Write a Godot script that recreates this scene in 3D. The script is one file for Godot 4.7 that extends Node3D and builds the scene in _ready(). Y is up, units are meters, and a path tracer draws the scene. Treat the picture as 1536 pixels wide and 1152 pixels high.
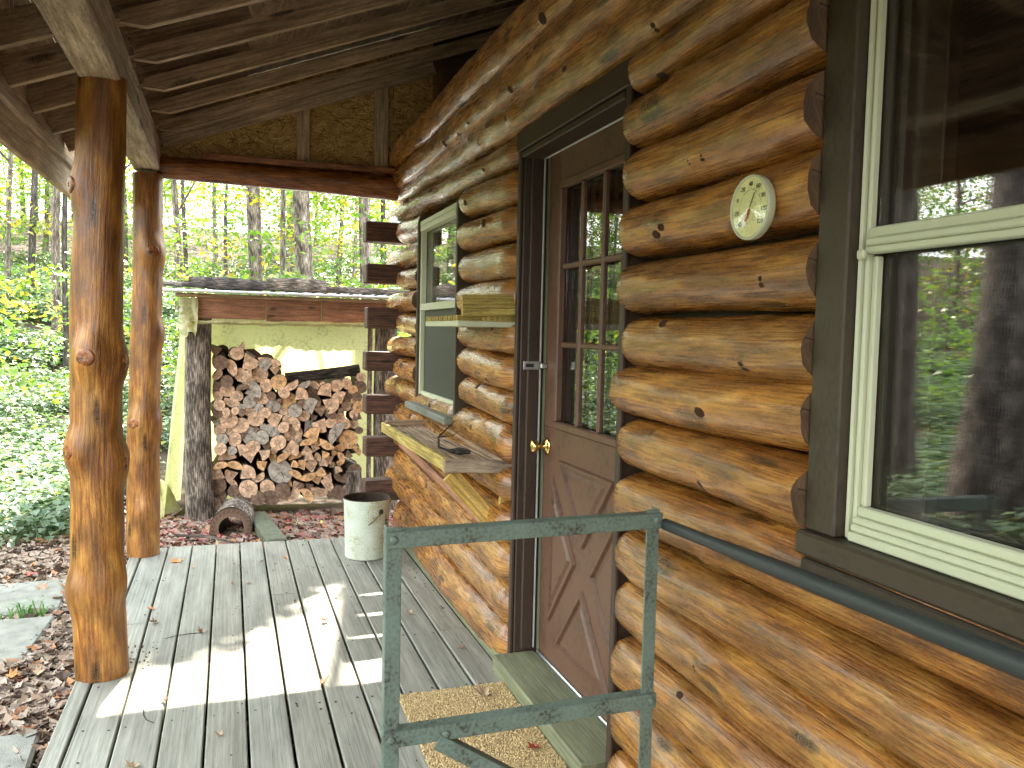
extends Node3D
# Porch of a log cabin in the woods: log wall, deck, shed roof on log posts, woodshed and forest.

const UP := Vector3.UP
const SUN_TRAVEL := Vector3(-0.187, -1.0, 1.01)

var taken := {}
var mats := {}
var rng := RandomNumberGenerator.new()
var hills := FastNoiseLite.new()
var wob := FastNoiseLite.new()


# ---------------------------------------------------------------- naming
func numbered(called: String) -> String:
	if not taken.has(called):
		taken[called] = 0
		return called
	taken[called] += 1
	return "%s_%03d" % [called, taken[called]]


func thing(called: String, label: String, category: String, at := Vector3.ZERO, group := "") -> Node3D:
	var o := Node3D.new()
	o.name = numbered(called)
	add_child(o)
	o.position = at
	tag(o, label, category, group)
	return o


func tag(o: Node3D, label: String, category: String, group := "", kind := "") -> void:
	if label: o.set_meta("label", label)
	if category: o.set_meta("category", category)
	if group: o.set_meta("group", group)
	if kind: o.set_meta("kind", kind)


func obj(called: String, mesh: Mesh, mat: Material, parent: Node = null) -> MeshInstance3D:
	var o := MeshInstance3D.new()
	o.mesh = mesh
	if mat: o.material_override = mat
	if parent:
		o.name = called
		parent.add_child(o, true)
	else:
		o.name = numbered(called)
		add_child(o)
	return o


# ---------------------------------------------------------------- mesh collector
class Acc:
	var v := PackedVector3Array()
	var n := PackedVector3Array()
	var uv := PackedVector2Array()
	var c := PackedColorArray()
	var ix := PackedInt32Array()
	var col := Color(1, 1, 1)

	func vert(p: Vector3, nn: Vector3, t: Vector2) -> int:
		v.append(p); n.append(nn); uv.append(t); c.append(col)
		return v.size() - 1

	func tri(a: int, b: int, d: int) -> void:
		var g := (v[b] - v[a]).cross(v[d] - v[a])
		if g.dot(n[a] + n[b] + n[d]) > 0.0:
			ix.append(a); ix.append(d); ix.append(b)
		else:
			ix.append(a); ix.append(b); ix.append(d)

	func face(pts: Array, nn: Vector3, uvs: Array) -> void:
		var first := v.size()
		for i in pts.size():
			vert(pts[i], nn, uvs[i])
		for i in range(1, pts.size() - 1):
			tri(first, first + i, first + i + 1)

	func mesh(into: ArrayMesh = null) -> ArrayMesh:
		var m := into if into else ArrayMesh.new()
		if ix.is_empty(): return m
		var a := []
		a.resize(Mesh.ARRAY_MAX)
		a[Mesh.ARRAY_VERTEX] = v
		a[Mesh.ARRAY_NORMAL] = n
		a[Mesh.ARRAY_TEX_UV] = uv
		a[Mesh.ARRAY_COLOR] = c
		a[Mesh.ARRAY_INDEX] = ix
		m.add_surface_from_arrays(Mesh.PRIMITIVE_TRIANGLES, a)
		return m


# chamfered box with texture coordinates in metres, u along its longest side
func put_box(a: Acc, xf: Transform3D, size: Vector3, bev := 0.004, off := Vector2.ZERO) -> void:
	var h := size * 0.5
	var b := minf(bev, minf(h.x, minf(h.y, h.z)) * 0.9)
	var longest := 0
	if size.y > size.x and size.y >= size.z: longest = 1
	elif size.z > size.x: longest = 2
	for ax in 3:
		var u := (ax + 1) % 3
		var w := (ax + 2) % 3
		if w == longest or (u != longest and w > u and ax == longest):
			var t := u; u = w; w = t
		for s in [-1.0, 1.0]:
			var nn := Vector3.ZERO
			nn[ax] = s
			var pts := []
			var uvs := []
			for k in [[-1, -1], [1, -1], [1, 1], [-1, 1]]:
				var p := Vector3.ZERO
				p[ax] = s * h[ax]
				p[u] = k[0] * (h[u] - b)
				p[w] = k[1] * (h[w] - b)
				pts.append(xf * p)
				uvs.append(Vector2(p[u], p[w] + s * 0.31 * ax) + off)
			a.face(pts, (xf.basis * nn).normalized(), uvs)
	for ax in 3:   # bevels along axis ax
		var u := (ax + 1) % 3
		var w := (ax + 2) % 3
		for su in [-1.0, 1.0]:
			for sw in [-1.0, 1.0]:
				var nn := Vector3.ZERO
				nn[u] = su; nn[w] = sw
				var pts := []
				var uvs := []
				for k in [[-1, 0], [1, 0], [1, 1], [-1, 1]]:
					var p := Vector3.ZERO
					p[ax] = k[0] * (h[ax] - b)
					p[u] = su * (h[u] if k[1] == 0 else h[u] - b)
					p[w] = sw * (h[w] - b if k[1] == 0 else h[w])
					pts.append(xf * p)
					uvs.append(Vector2(p[ax] if ax == longest else p[longest], p[w]) + off)
				a.face(pts, (xf.basis * nn.normalized()).normalized(), uvs)
	for sx in [-1.0, 1.0]:
		for sy in [-1.0, 1.0]:
			for sz in [-1.0, 1.0]:
				var s := Vector3(sx, sy, sz)
				var p := Vector3(h.x * sx, (h.y - b) * sy, (h.z - b) * sz)
				var q := Vector3((h.x - b) * sx, h.y * sy, (h.z - b) * sz)
				var r := Vector3((h.x - b) * sx, (h.y - b) * sy, h.z * sz)
				a.face([xf * p, xf * q, xf * r], (xf.basis * s.normalized()).normalized(), [off, off, off])


func roff() -> Vector2:
	return Vector2(rng.randf_range(0, 7), rng.randf_range(0, 7))


func box(called: String, parent: Node, mat: Material, lo: Vector3, hi: Vector3, bev := 0.004, tone := 1.0) -> MeshInstance3D:
	var a := Acc.new()
	a.col = Color(tone, tone, tone)
	put_box(a, Transform3D(Basis(), (lo + hi) * 0.5), (hi - lo).abs(), bev, roff())
	return obj(called, a.mesh(), mat, parent)


# a straight bar of rectangular section from p to q; w is its width across «side», t its thickness
func put_bar(a: Acc, p: Vector3, q: Vector3, side: Vector3, w: float, t: float, bev := 0.003) -> void:
	var z := (q - p).normalized()
	var x := (side - z * side.dot(z)).normalized()
	var y := z.cross(x)
	put_box(a, Transform3D(Basis(x, y, z), (p + q) * 0.5), Vector3(w, t, (q - p).length()), bev, roff())


func bar(called: String, parent: Node, mat: Material, p: Vector3, q: Vector3, side: Vector3, w: float, t: float, bev := 0.003, tone := 1.0) -> MeshInstance3D:
	var a := Acc.new()
	a.col = Color(tone, tone, tone)
	put_bar(a, p, q, side, w, t, bev)
	return obj(called, a.mesh(), mat, parent)


# tube through points with radii; rough = share of the radius it wanders
func put_tube(a: Acc, pts: Array, rad: Array, seg: int, rough := 0.0, uvk := Vector2(1, 1), caps := true, freq := 3.0) -> void:
	var first := a.v.size()
	var side := Vector3.ZERO
	var along := 0.0
	var o := roff()
	for i in pts.size():
		var p: Vector3 = pts[i]
		var d: Vector3 = (pts[mini(i + 1, pts.size() - 1)] - pts[maxi(i - 1, 0)]).normalized()
		if i == 0:
			side = d.cross(Vector3(0.31, 0.2, 0.93)).normalized()
			if side.length() < 0.5: side = d.cross(Vector3.RIGHT).normalized()
		else:
			along += (p - pts[i - 1]).length()
			side = (side - d * side.dot(d)).normalized()
		var up := d.cross(side)
		for j in seg + 1:
			var t := TAU * j / seg
			var dir := side * cos(t) + up * sin(t)
			var r: float = rad[i]
			if rough > 0.0:
				r *= 1.0 + rough * wob.get_noise_3dv((p + dir * r) * freq)
			a.vert(p + dir * r, dir, Vector2(along * uvk.y + o.x, j * uvk.x / seg + o.y))
	for i in pts.size() - 1:
		for j in seg:
			var k := first + i * (seg + 1) + j
			a.tri(k, k + 1, k + seg + 2)
			a.tri(k, k + seg + 2, k + seg + 1)
	if caps:
		for e in [0, pts.size() - 1]:
			var d: Vector3 = (pts[0] - pts[1]).normalized() if e == 0 else (pts[e] - pts[e - 1]).normalized()
			var ring := []
			var uvs := []
			for j in seg:
				ring.append(a.v[first + e * (seg + 1) + j])
				uvs.append(Vector2(cos(TAU * j / seg), sin(TAU * j / seg)) * 0.5 + Vector2(0.5, 0.5))
			a.face(ring, d, uvs)


func tube(called: String, parent: Node, mat: Material, pts: Array, rad: Array, seg := 12, rough := 0.0, uvk := Vector2(1, 1)) -> MeshInstance3D:
	var a := Acc.new()
	put_tube(a, pts, rad, seg, rough, uvk)
	return obj(called, a.mesh(), mat, parent)


# a lathe round the y axis: profile of (radius, height)
func put_lathe(a: Acc, xf: Transform3D, prof: Array, seg: int) -> void:
	var first := a.v.size()
	for i in prof.size():
		var d: Vector2 = (prof[mini(i + 1, prof.size() - 1)] - prof[maxi(i - 1, 0)]).normalized()
		for j in seg + 1:
			var t := TAU * j / seg
			var nn := Vector3(d.y * cos(t), -d.x, d.y * sin(t))
			a.vert(xf * Vector3(prof[i].x * cos(t), prof[i].y, prof[i].x * sin(t)), (xf.basis * nn).normalized(), Vector2(float(j) / seg, prof[i].y))
	for i in prof.size() - 1:
		for j in seg:
			var k := first + i * (seg + 1) + j
			a.tri(k, k + 1, k + seg + 2)
			a.tri(k, k + seg + 2, k + seg + 1)


# ---------------------------------------------------------------- textures
func layer(w: int, h: int, sx: int, sy: int, freq: float, sd: int, oct := 3) -> PackedByteArray:
	var f := FastNoiseLite.new()
	f.noise_type = FastNoiseLite.TYPE_SIMPLEX_SMOOTH
	f.seed = sd
	f.frequency = freq
	f.fractal_octaves = oct
	var im := f.get_seamless_image(w / sx, h / sy, false, false, 0.12)
	im.resize(w, h, Image.INTERPOLATE_CUBIC)
	im.convert(Image.FORMAT_L8)
	return im.get_data()


func tex(w: int, h: int, data: PackedByteArray, rgb := true) -> ImageTexture:
	return ImageTexture.create_from_image(Image.create_from_data(w, h, false, Image.FORMAT_RGB8 if rgb else Image.FORMAT_L8, data))


# wood: u runs along the grain. ramp: colours (sRGB) from dark to light; returns [albedo, height]
func wood(w: int, h: int, ramp: Gradient, sd: int, grain: float, knots: int, cracks: int, stretch := 16, dull := Color(0, 0, 0, 0)) -> Array:
	var broad := layer(w, h, 8, 4, 0.02, sd, 3)
	var mid := layer(w, h, stretch, 1, 0.045, sd + 1, 4)
	var fine := layer(w, h, maxi(2, stretch / 2), 1, 0.22, sd + 2, 2)
	var blot := layer(w, h, 4, 2, 0.035, sd + 3, 5)
	var weather := layer(w, h, 8, 4, 0.028, sd + 5, 4)
	var fleck := layer(w, h, maxi(2, stretch / 3), 1, 0.11, sd + 4, 3)
	var rnd := RandomNumberGenerator.new()
	rnd.seed = sd
	var dark := PackedFloat32Array()
	dark.resize(w * h)
	for k in knots:
		var cx := rnd.randi_range(0, w - 1)
		var cy := rnd.randi_range(0, h - 1)
		var rx := rnd.randf_range(8, 15) * w / 1024.0
		var ry := rnd.randf_range(8, 15) * h / 512.0
		for y in range(-int(ry * 2.2), int(ry * 2.2) + 1):
			for x in range(-int(rx * 3.2), int(rx * 3.2) + 1):
				var q := Vector2(x / rx * (0.5 if absf(x) > rx else 1.0), y / ry)
				var l := q.length() + 0.35 * (mid[posmod(cy + y, h) * w + posmod(cx + x, w)] / 255.0 - 0.5)
				var s := 0.0
				if l < 1.0: s = 0.25 + 0.30 * absf(sin(l * 7.0))
				elif l < 1.8: s = 0.42 * (1.8 - l)
				var at := posmod(cy + y, h) * w + posmod(cx + x, w)
				dark[at] = maxf(dark[at], s)
	for k in cracks:
		var cx := rnd.randi_range(0, w - 1)
		var y0 := rnd.randf_range(0, h)
		var n := rnd.randi_range(w / 10, w / 2)
		var th := rnd.randf_range(0.4, 1.0)
		for x in n:
			var e := minf(1.0, minf(x, n - x) / 30.0)
			var cy := y0 + 5.0 * sin(x * 0.004 + k) + 1.2 * sin(x * 0.031 + k * 2)
			for yy in range(-2, 3):
				var at := posmod(int(cy) + yy, h) * w + posmod(cx + x, w)
				dark[at] = maxf(dark[at], clampf(th * e - absf(yy) * 0.55, 0, 0.85))
	var lut := []
	for i in 256:
		lut.append(ramp.sample(i / 255.0))
	var out := PackedByteArray()
	out.resize(w * h * 3)
	var hi := PackedByteArray()
	hi.resize(w * h)
	for i in w * h:
		var g := (mid[i] - 128) * 0.9 + (fine[i] - 128) * 0.5
		var t := clampi(int((broad[i] - 128) * 1.0 + 128 + g * 0.55 + (blot[i] - 128) * 0.5), 0, 255)
		var c: Color = lut[t]
		if dull.a > 0.0: c = c.lerp(dull, clampf((weather[i] + g * 0.25 - 118) / 40.0, 0.0, 1.0) * dull.a)
		var fl := maxf(0.0, fleck[i] - 172) * 0.011 - maxf(0.0, 70 - fleck[i]) * 0.004
		var k := (1.0 + g / 128.0 * grain) * (1.0 - dark[i]) * (1.0 - minf(fl, 0.5) * grain * 2.2)
		out[i * 3] = clampi(int(c.r * 255 * k), 0, 255)
		out[i * 3 + 1] = clampi(int(c.g * 255 * k), 0, 255)
		out[i * 3 + 2] = clampi(int(c.b * 255 * k), 0, 255)
		hi[i] = clampi(int(150 + g * 0.55 + (blot[i] - 128) * 0.25 - dark[i] * 150), 0, 255)
	return [tex(w, h, out), tex(w, h, hi, false)]


func ramp(cols: Array) -> Gradient:
	var g := Gradient.new()
	g.offsets = PackedFloat32Array()
	g.colors = PackedColorArray()
	var offs := PackedFloat32Array()
	var cc := PackedColorArray()
	for i in cols.size():
		offs.append(float(i) / (cols.size() - 1))
		cc.append(Color(cols[i]))
	g.offsets = offs
	g.colors = cc
	return g


# speckled surface: two noises through a ramp; returns [albedo, height]
func mottled(s: int, rp: Gradient, sd: int, f1: float, f2: float, share := 0.5) -> Array:
	var a := layer(s, s, 2, 2, f1, sd, 4)
	var b := layer(s, s, 1, 1, f2, sd + 9, 3)
	var out := PackedByteArray()
	out.resize(s * s * 3)
	var hi := PackedByteArray()
	hi.resize(s * s)
	var lut := []
	for i in 256: lut.append(rp.sample(i / 255.0))
	for i in s * s:
		var t := clampi(int(128 + (a[i] - 128) * 1.5 * (1.0 - share) + (b[i] - 128) * 1.5 * share), 0, 255)
		var c: Color = lut[t]
		out[i * 3] = int(c.r * 255); out[i * 3 + 1] = int(c.g * 255); out[i * 3 + 2] = int(c.b * 255)
		hi[i] = clampi(int(a[i] * (1.0 - share) + b[i] * share), 0, 255)
	return [tex(s, s, out), tex(s, s, hi, false)]


func mat(albedo: Color, rough := 0.7, texs = null, bump := 0.0, uvs := Vector3.ONE, tri := false) -> StandardMaterial3D:
	var m := StandardMaterial3D.new()
	m.albedo_color = albedo.linear_to_srgb()
	m.roughness = rough
	m.vertex_color_use_as_albedo = true
	m.uv1_scale = uvs
	if texs:
		m.albedo_texture = texs[0]
		if bump != 0.0:
			m.heightmap_enabled = true
			m.heightmap_texture = texs[1]
			m.heightmap_scale = bump
	if tri:
		m.uv1_triplanar = true
		m.uv1_world_triplanar = true
	return m


func end_grain(sd: int) -> ImageTexture:
	var s := 192
	var blot := layer(s, s, 2, 2, 0.03, sd, 3)
	var out := PackedByteArray()
	out.resize(s * s * 3)
	var rnd := RandomNumberGenerator.new()
	rnd.seed = sd
	var checks := []
	for k in 5: checks.append([rnd.randf() * TAU, rnd.randf_range(0.0, 0.25), rnd.randf_range(0.5, 1.0)])
	for y in s:
		for x in s:
			var p := Vector2(x - s * 0.48, y - s * 0.52) / (s * 0.5)
			var i := y * s + x
			var r := p.length() * (1.0 + (blot[i] - 128) / 900.0)
			var v := 0.86 + 0.07 * sin(r * 58.0) + (blot[i] - 128) / 700.0
			if r < 0.35: v *= 0.93
			for c in checks:
				var dd := absf(angle_difference(p.angle(), c[0])) * r
				if r > c[1] and r < c[2] and dd < 0.016: v *= 0.45
			var w := clampf(v, 0, 1)
			out[i * 3] = int(255 * w); out[i * 3 + 1] = int(255 * w * 0.985); out[i * 3 + 2] = int(255 * w * 0.96)
	return tex(s, s, out)


func osb() -> ImageTexture:
	var s := 512
	var im := Image.create(s, s, false, Image.FORMAT_RGB8)
	im.fill(Color("a88a58"))
	var rnd := RandomNumberGenerator.new()
	rnd.seed = 5
	var cols := [Color("c2a468"), Color("a2824c"), Color("b6965a"), Color("8a6a3c"), Color("cbb07a"), Color("9a7844"), Color("755632")]
	for k in 2600:
		var p := Vector2(rnd.randi_range(0, s), rnd.randi_range(0, s))
		var d := Vector2.from_angle(rnd.randfn(0.0, 0.75))
		var n := d.orthogonal()
		var c: Color = cols[rnd.randi() % cols.size()]
		var w := rnd.randi_range(2, 5)
		for i in rnd.randi_range(18, 44):
			for j in w:
				var q := p + d * i + n * j
				im.set_pixel(posmod(int(q.x), s), posmod(int(q.y), s), c.darkened(0.35) if j == 0 else c)
	return ImageTexture.create_from_image(im)


func make_materials() -> void:
	var logw := wood(2048, 1024, ramp(["7a4f24", "8e5e2a", "a26e31", "b47f3a", "c49046", "d2a457"]), 11, 0.165, 7, 14, 10, Color(0.43, 0.335, 0.19, 0.26))
	var dullw := logw
	var lm := mat(Color(0.88, 0.76, 0.64), 0.42, logw, 0.35, Vector3(0.55, 1.9, 1))
	lm.roughness_texture = logw[1]
	lm.roughness = 0.5
	lm.clearcoat_enabled = true
	lm.clearcoat = 0.55
	lm.clearcoat_roughness = 0.24
	mats.log = lm
	var pm := lm.duplicate() as StandardMaterial3D
	pm.albedo_color = Color(0.62, 0.52, 0.39).linear_to_srgb()
	pm.clearcoat = 0.15
	pm.roughness = 0.8
	mats.post = pm
	mats.knot = mat(Color(0.17, 0.105, 0.065), 0.8, dullw, 0.3, Vector3(9, 9, 1))
	mats.logcut = mat(Color(0.155, 0.092, 0.05), 0.85)
	mats.logcut.albedo_texture = end_grain(260)
	var tie := lm.duplicate() as StandardMaterial3D
	tie.albedo_color = Color(0.55, 0.37, 0.28).linear_to_srgb()
	tie.clearcoat = 0.1
	mats.tie = tie
	var deckw := wood(1024, 1024, ramp(["86857a", "919086", "9a998f", "a2a196", "aaa99d"]), 31, 0.10, 0, 3, 24)
	mats.deck = mat(Color(0.72, 0.71, 0.68), 0.6, deckw, 0.12, Vector3(0.5, 1.7, 1))
	var dull := wood(1024, 512, ramp(["8a7862", "978470", "a3907a", "ae9b84", "b9a68f"]), 51, 0.18, 5, 6, 12)
	mats.rafter = mat(Color(1.0, 0.91, 0.80), 0.8, dull, 0.15, Vector3(0.6, 2.0, 1))
	mats.beam = mat(Color(1.25, 1.2, 1.1).clamp(Color.BLACK, Color.WHITE), 0.8, dull, 0.25, Vector3(0.5, 1.6, 1))
	mats.cut_end = mat(Color(0.26, 0.12, 0.07), 0.7, dull, 0.2, Vector3(0.7, 3.0, 1))
	mats.cut_end.albedo_texture = dull[1]
	mats.sheath = mat(Color(0.62, 0.54, 0.46), 0.9, dull, 0.1, Vector3(0.5, 0.5, 1))
	var pale := wood(512, 512, ramp(["a08a50", "b29c5c", "c4ae6c", "d0bc7c"]), 71, 0.2, 3, 3, 8)
	mats.pale = mat(Color(0.80, 0.78, 0.58), 0.7, pale, 0.1, Vector3(1.2, 3.0, 1))
	mats.fresh = mat(Color(1.0, 0.86, 0.62), 0.7, pale, 0.08, Vector3(1.2, 3.0, 1))
	mats.sill = mat(Color(0.52, 0.55, 0.36), 0.75, deckw, 0.1, Vector3(0.8, 2.0, 1))
	mats.greysill = mat(Color(0.55, 0.58, 0.55), 0.75, deckw, 0.1, Vector3(0.8, 2.0, 1))
	mats.redboard = mat(Color(0.76, 0.47, 0.37), 0.75, dull, 0.15, Vector3(0.8, 2.0, 1))
	var bark := wood(512, 512, ramp(["4a423a", "625850", "7a7068", "8e857c", "a59c92"]), 91, 0.55, 0, 0, 6)
	mats.bark = mat(Color(0.92, 0.87, 0.80), 0.95, bark, 2.2, Vector3(1, 1, 1))
	mats.barkdark = mat(Color(0.45, 0.43, 0.42), 0.95, bark, 2.5, Vector3(1, 1, 1))
	mats.barkpale = mat(Color(0.95, 0.93, 0.88), 0.95, bark, 1.2, Vector3(1, 1, 1))
	var scuff := mottled(256, ramp(["c4c4c4", "e4e4e4", "ffffff", "ffffff", "f4f4f4"]), 101, 0.02, 0.09, 0.5)
	mats.doorpaint = mat(Color(0.125, 0.061, 0.037), 0.48, scuff, 0.03, Vector3(1.3, 1.3, 1))
	mats.casing = mat(Color(0.050, 0.029, 0.018), 0.55, scuff, 0.04, Vector3(1.5, 3, 1))
	mats.olive = mat(Color(0.052, 0.037, 0.021), 0.55, scuff, 0.05, Vector3(1.5, 3, 1))
	mats.cream = mat(Color(0.55, 0.57, 0.40), 0.45)
	mats.white = mat(Color(0.75, 0.76, 0.72), 0.5)
	var chips := mottled(512, ramp(["3a332c", "5c625a", "6e7a72", "74827a", "7a8880", "808e86"]), 111, 0.012, 0.08, 0.55)
	mats.steel = mat(Color(0.74, 0.79, 0.73), 0.5, chips, 0.04, Vector3(2, 2, 1), true)
	mats.grip = mat(Color(0.03, 0.036, 0.034), 0.55, scuff, 0.05, Vector3(4, 4, 1), true)
	mats.zinc = mat(Color(0.55, 0.56, 0.55), 0.35)
	mats.zinc.metallic = 0.9
	mats.brass = mat(Color(0.78, 0.56, 0.22), 0.18)
	mats.brass.metallic = 1.0
	mats.sheet = mat(Color(0.62, 0.64, 0.66), 0.42, scuff, 0.0, Vector3(2, 2, 1), true)
	mats.sheet.metallic = 0.6
	mats.osb = mat(Color(1.0, 0.94, 0.80), 0.85)
	mats.osb.albedo_texture = osb()
	mats.osb.uv1_scale = Vector3(1.15, 1.15, 1)
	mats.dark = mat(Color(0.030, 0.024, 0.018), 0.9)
	mats.chink = mat(Color(0.05, 0.035, 0.022), 0.9, scuff, 0.2, Vector3(3, 3, 1), true)
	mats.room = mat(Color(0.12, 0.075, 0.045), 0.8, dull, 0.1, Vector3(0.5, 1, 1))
	mats.curtain = mat(Color(0.30, 0.22, 0.12), 0.9)
	var g := StandardMaterial3D.new()
	g.albedo_color = Color(0.02, 0.03, 0.025, 0.03)
	g.transparency = BaseMaterial3D.TRANSPARENCY_ALPHA
	g.roughness = 0.0
	mats.glass = g
	mats.screen = mat(Color(0.035, 0.040, 0.028), 0.6, scuff, 0.0, Vector3(9, 9, 1), true)
	var rug := mottled(256, ramp(["6e5638", "8a6e48", "a2845a", "b89a6e"]), 121, 0.05, 0.25, 0.6)
	mats.rug = mat(Color(0.86, 0.80, 0.70), 1.0, rug, 0.6, Vector3(3, 3, 1), true)
	mats.pile = mat(Color(0.42, 0.30, 0.15), 1.0)
	mats.rug.rim_enabled = true
	var soil := mottled(512, ramp(["241a12", "362a1e", "4a3a2a", "5c4a36", "6a5a40"]), 131, 0.02, 0.2, 0.6)
	mats.soil = mat(Color(0.75, 0.72, 0.66), 1.0, soil, 3.0, Vector3(0.9, 0.9, 0.9), true)
	var conc := mottled(512, ramp(["6c6c62", "84847c", "96968e", "a4a49c", "b0b0a6"]), 141, 0.02, 0.2, 0.6)
	mats.concrete = mat(Color(0.62, 0.61, 0.58), 0.85, conc, 0.4, Vector3(1.4, 1.4, 1.4), true)
	mats.moss = mat(Color(0.30, 0.32, 0.22), 0.9, conc, 0.6, Vector3(2, 2, 2), true)
	var pailpaint := mottled(512, ramp(["8a7450", "b4b096", "c6cabc", "ccd2c6", "d2d8ce", "d6dcd2"]), 151, 0.01, 0.06, 0.45)
	mats.pail = mat(Color(0.86, 0.89, 0.85), 0.42, pailpaint, 0.03, Vector3(2, 2, 2), true)
	mats.rust = mat(Color(0.10, 0.055, 0.03), 0.9, conc, 0.3, Vector3(5, 5, 5), true)
	mats.ink = mat(Color(0.02, 0.02, 0.02), 0.6)
	mats.dial = mat(Color(0.85, 0.83, 0.40), 0.35, scuff, 0.0, Vector3(6, 6, 6), true)
	mats.red = mat(Color(0.42, 0.06, 0.03), 0.5)
	var tarp := mat(Color(0.74, 0.72, 0.46), 0.45, scuff, 0.3, Vector3(1.2, 1.2, 1.2), true)
	tarp.backlight_enabled = true
	tarp.backlight = Color(0.95, 0.95, 0.8)
	mats.tarp = tarp
	for i in 4:
		var m := mat([Color(0.88, 0.60, 0.42), Color(0.88, 0.54, 0.28), Color(0.52, 0.47, 0.42), Color(0.28, 0.18, 0.13)][i], 0.85)
		m.albedo_texture = end_grain(200 + i)
		mats["grain%d" % i] = m
	mats.split = mat(Color(0.52, 0.33, 0.20), 0.9, bark, 0.6, Vector3(1, 1, 1))
	for k in ["leaf", "herb", "litter", "maple"]:
		var m := mat(Color.WHITE, 0.38 if k != "litter" else 0.8)
		m.backlight_enabled = k != "litter"
		m.backlight = Color(0.95, 1.0, 0.75) if k != "maple" else Color(0.5, 0.4, 0.3)
		mats[k] = m


# ---------------------------------------------------------------- ground
func ground_y(x: float, z: float) -> float:
	var a := maxf(0.0, -z - 7.5)
	var b := maxf(0.0, -x - 2.5)
	var d := sqrt(a * a + b * b * 0.45)
	var y := -0.13 + 0.185 * (sqrt(d * d + 9.0) - 3.0)
	if d > 40.0: y -= 0.10 * (d - 40.0)
	var away := clampf((Vector2(x - 0.3, z + 3.0).length() - 3.0) * 0.2, 0.0, 1.0)
	return y + hills.get_noise_2d(x, z) * 0.55 * away - 0.02


func build_ground() -> void:
	var a := Acc.new()
	var n := 130
	var cs := []
	for i in n + 1:
		var t := (i * 2.0 / n - 1.0)
		cs.append(signf(t) * (absf(t) * 12.0 + pow(absf(t), 4.0) * 150.0))
	for i in n + 1:
		for j in n + 1:
			var p := Vector3(cs[i], 0, cs[j] - 6.0)
			p.y = ground_y(p.x, p.z)
			var e := 0.2
			var nn := Vector3(ground_y(p.x - e, p.z) - ground_y(p.x + e, p.z), 2 * e, ground_y(p.x, p.z - e) - ground_y(p.x, p.z + e)).normalized()
			a.vert(p, nn, Vector2(p.x, p.z))
	for i in n:
		for j in n:
			var k := i * (n + 1) + j
			a.tri(k, k + 1, k + n + 2)
			a.tri(k, k + n + 2, k + n + 1)
	tag(obj("ground", a.mesh(), mats.soil), "forest floor of dark soil rising into a wooded slope", "ground", "", "structure")


# ---------------------------------------------------------------- cabin
const J := [-0.03, 0.165, 0.34, 0.52, 0.69, 0.85, 1.02, 1.176, 1.33, 1.485, 1.64, 1.803, 1.96, 2.115, 2.240, 2.41]


func joint(k: int, z: float) -> float:
	var t := clampf((-z - 3.2) / 2.4, 0.0, 1.0)
	return J[k] + (0.0 if k == 0 else t * lerpf(0.11, 0.04, clampf(k / 12.0, 0, 1)))


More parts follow.
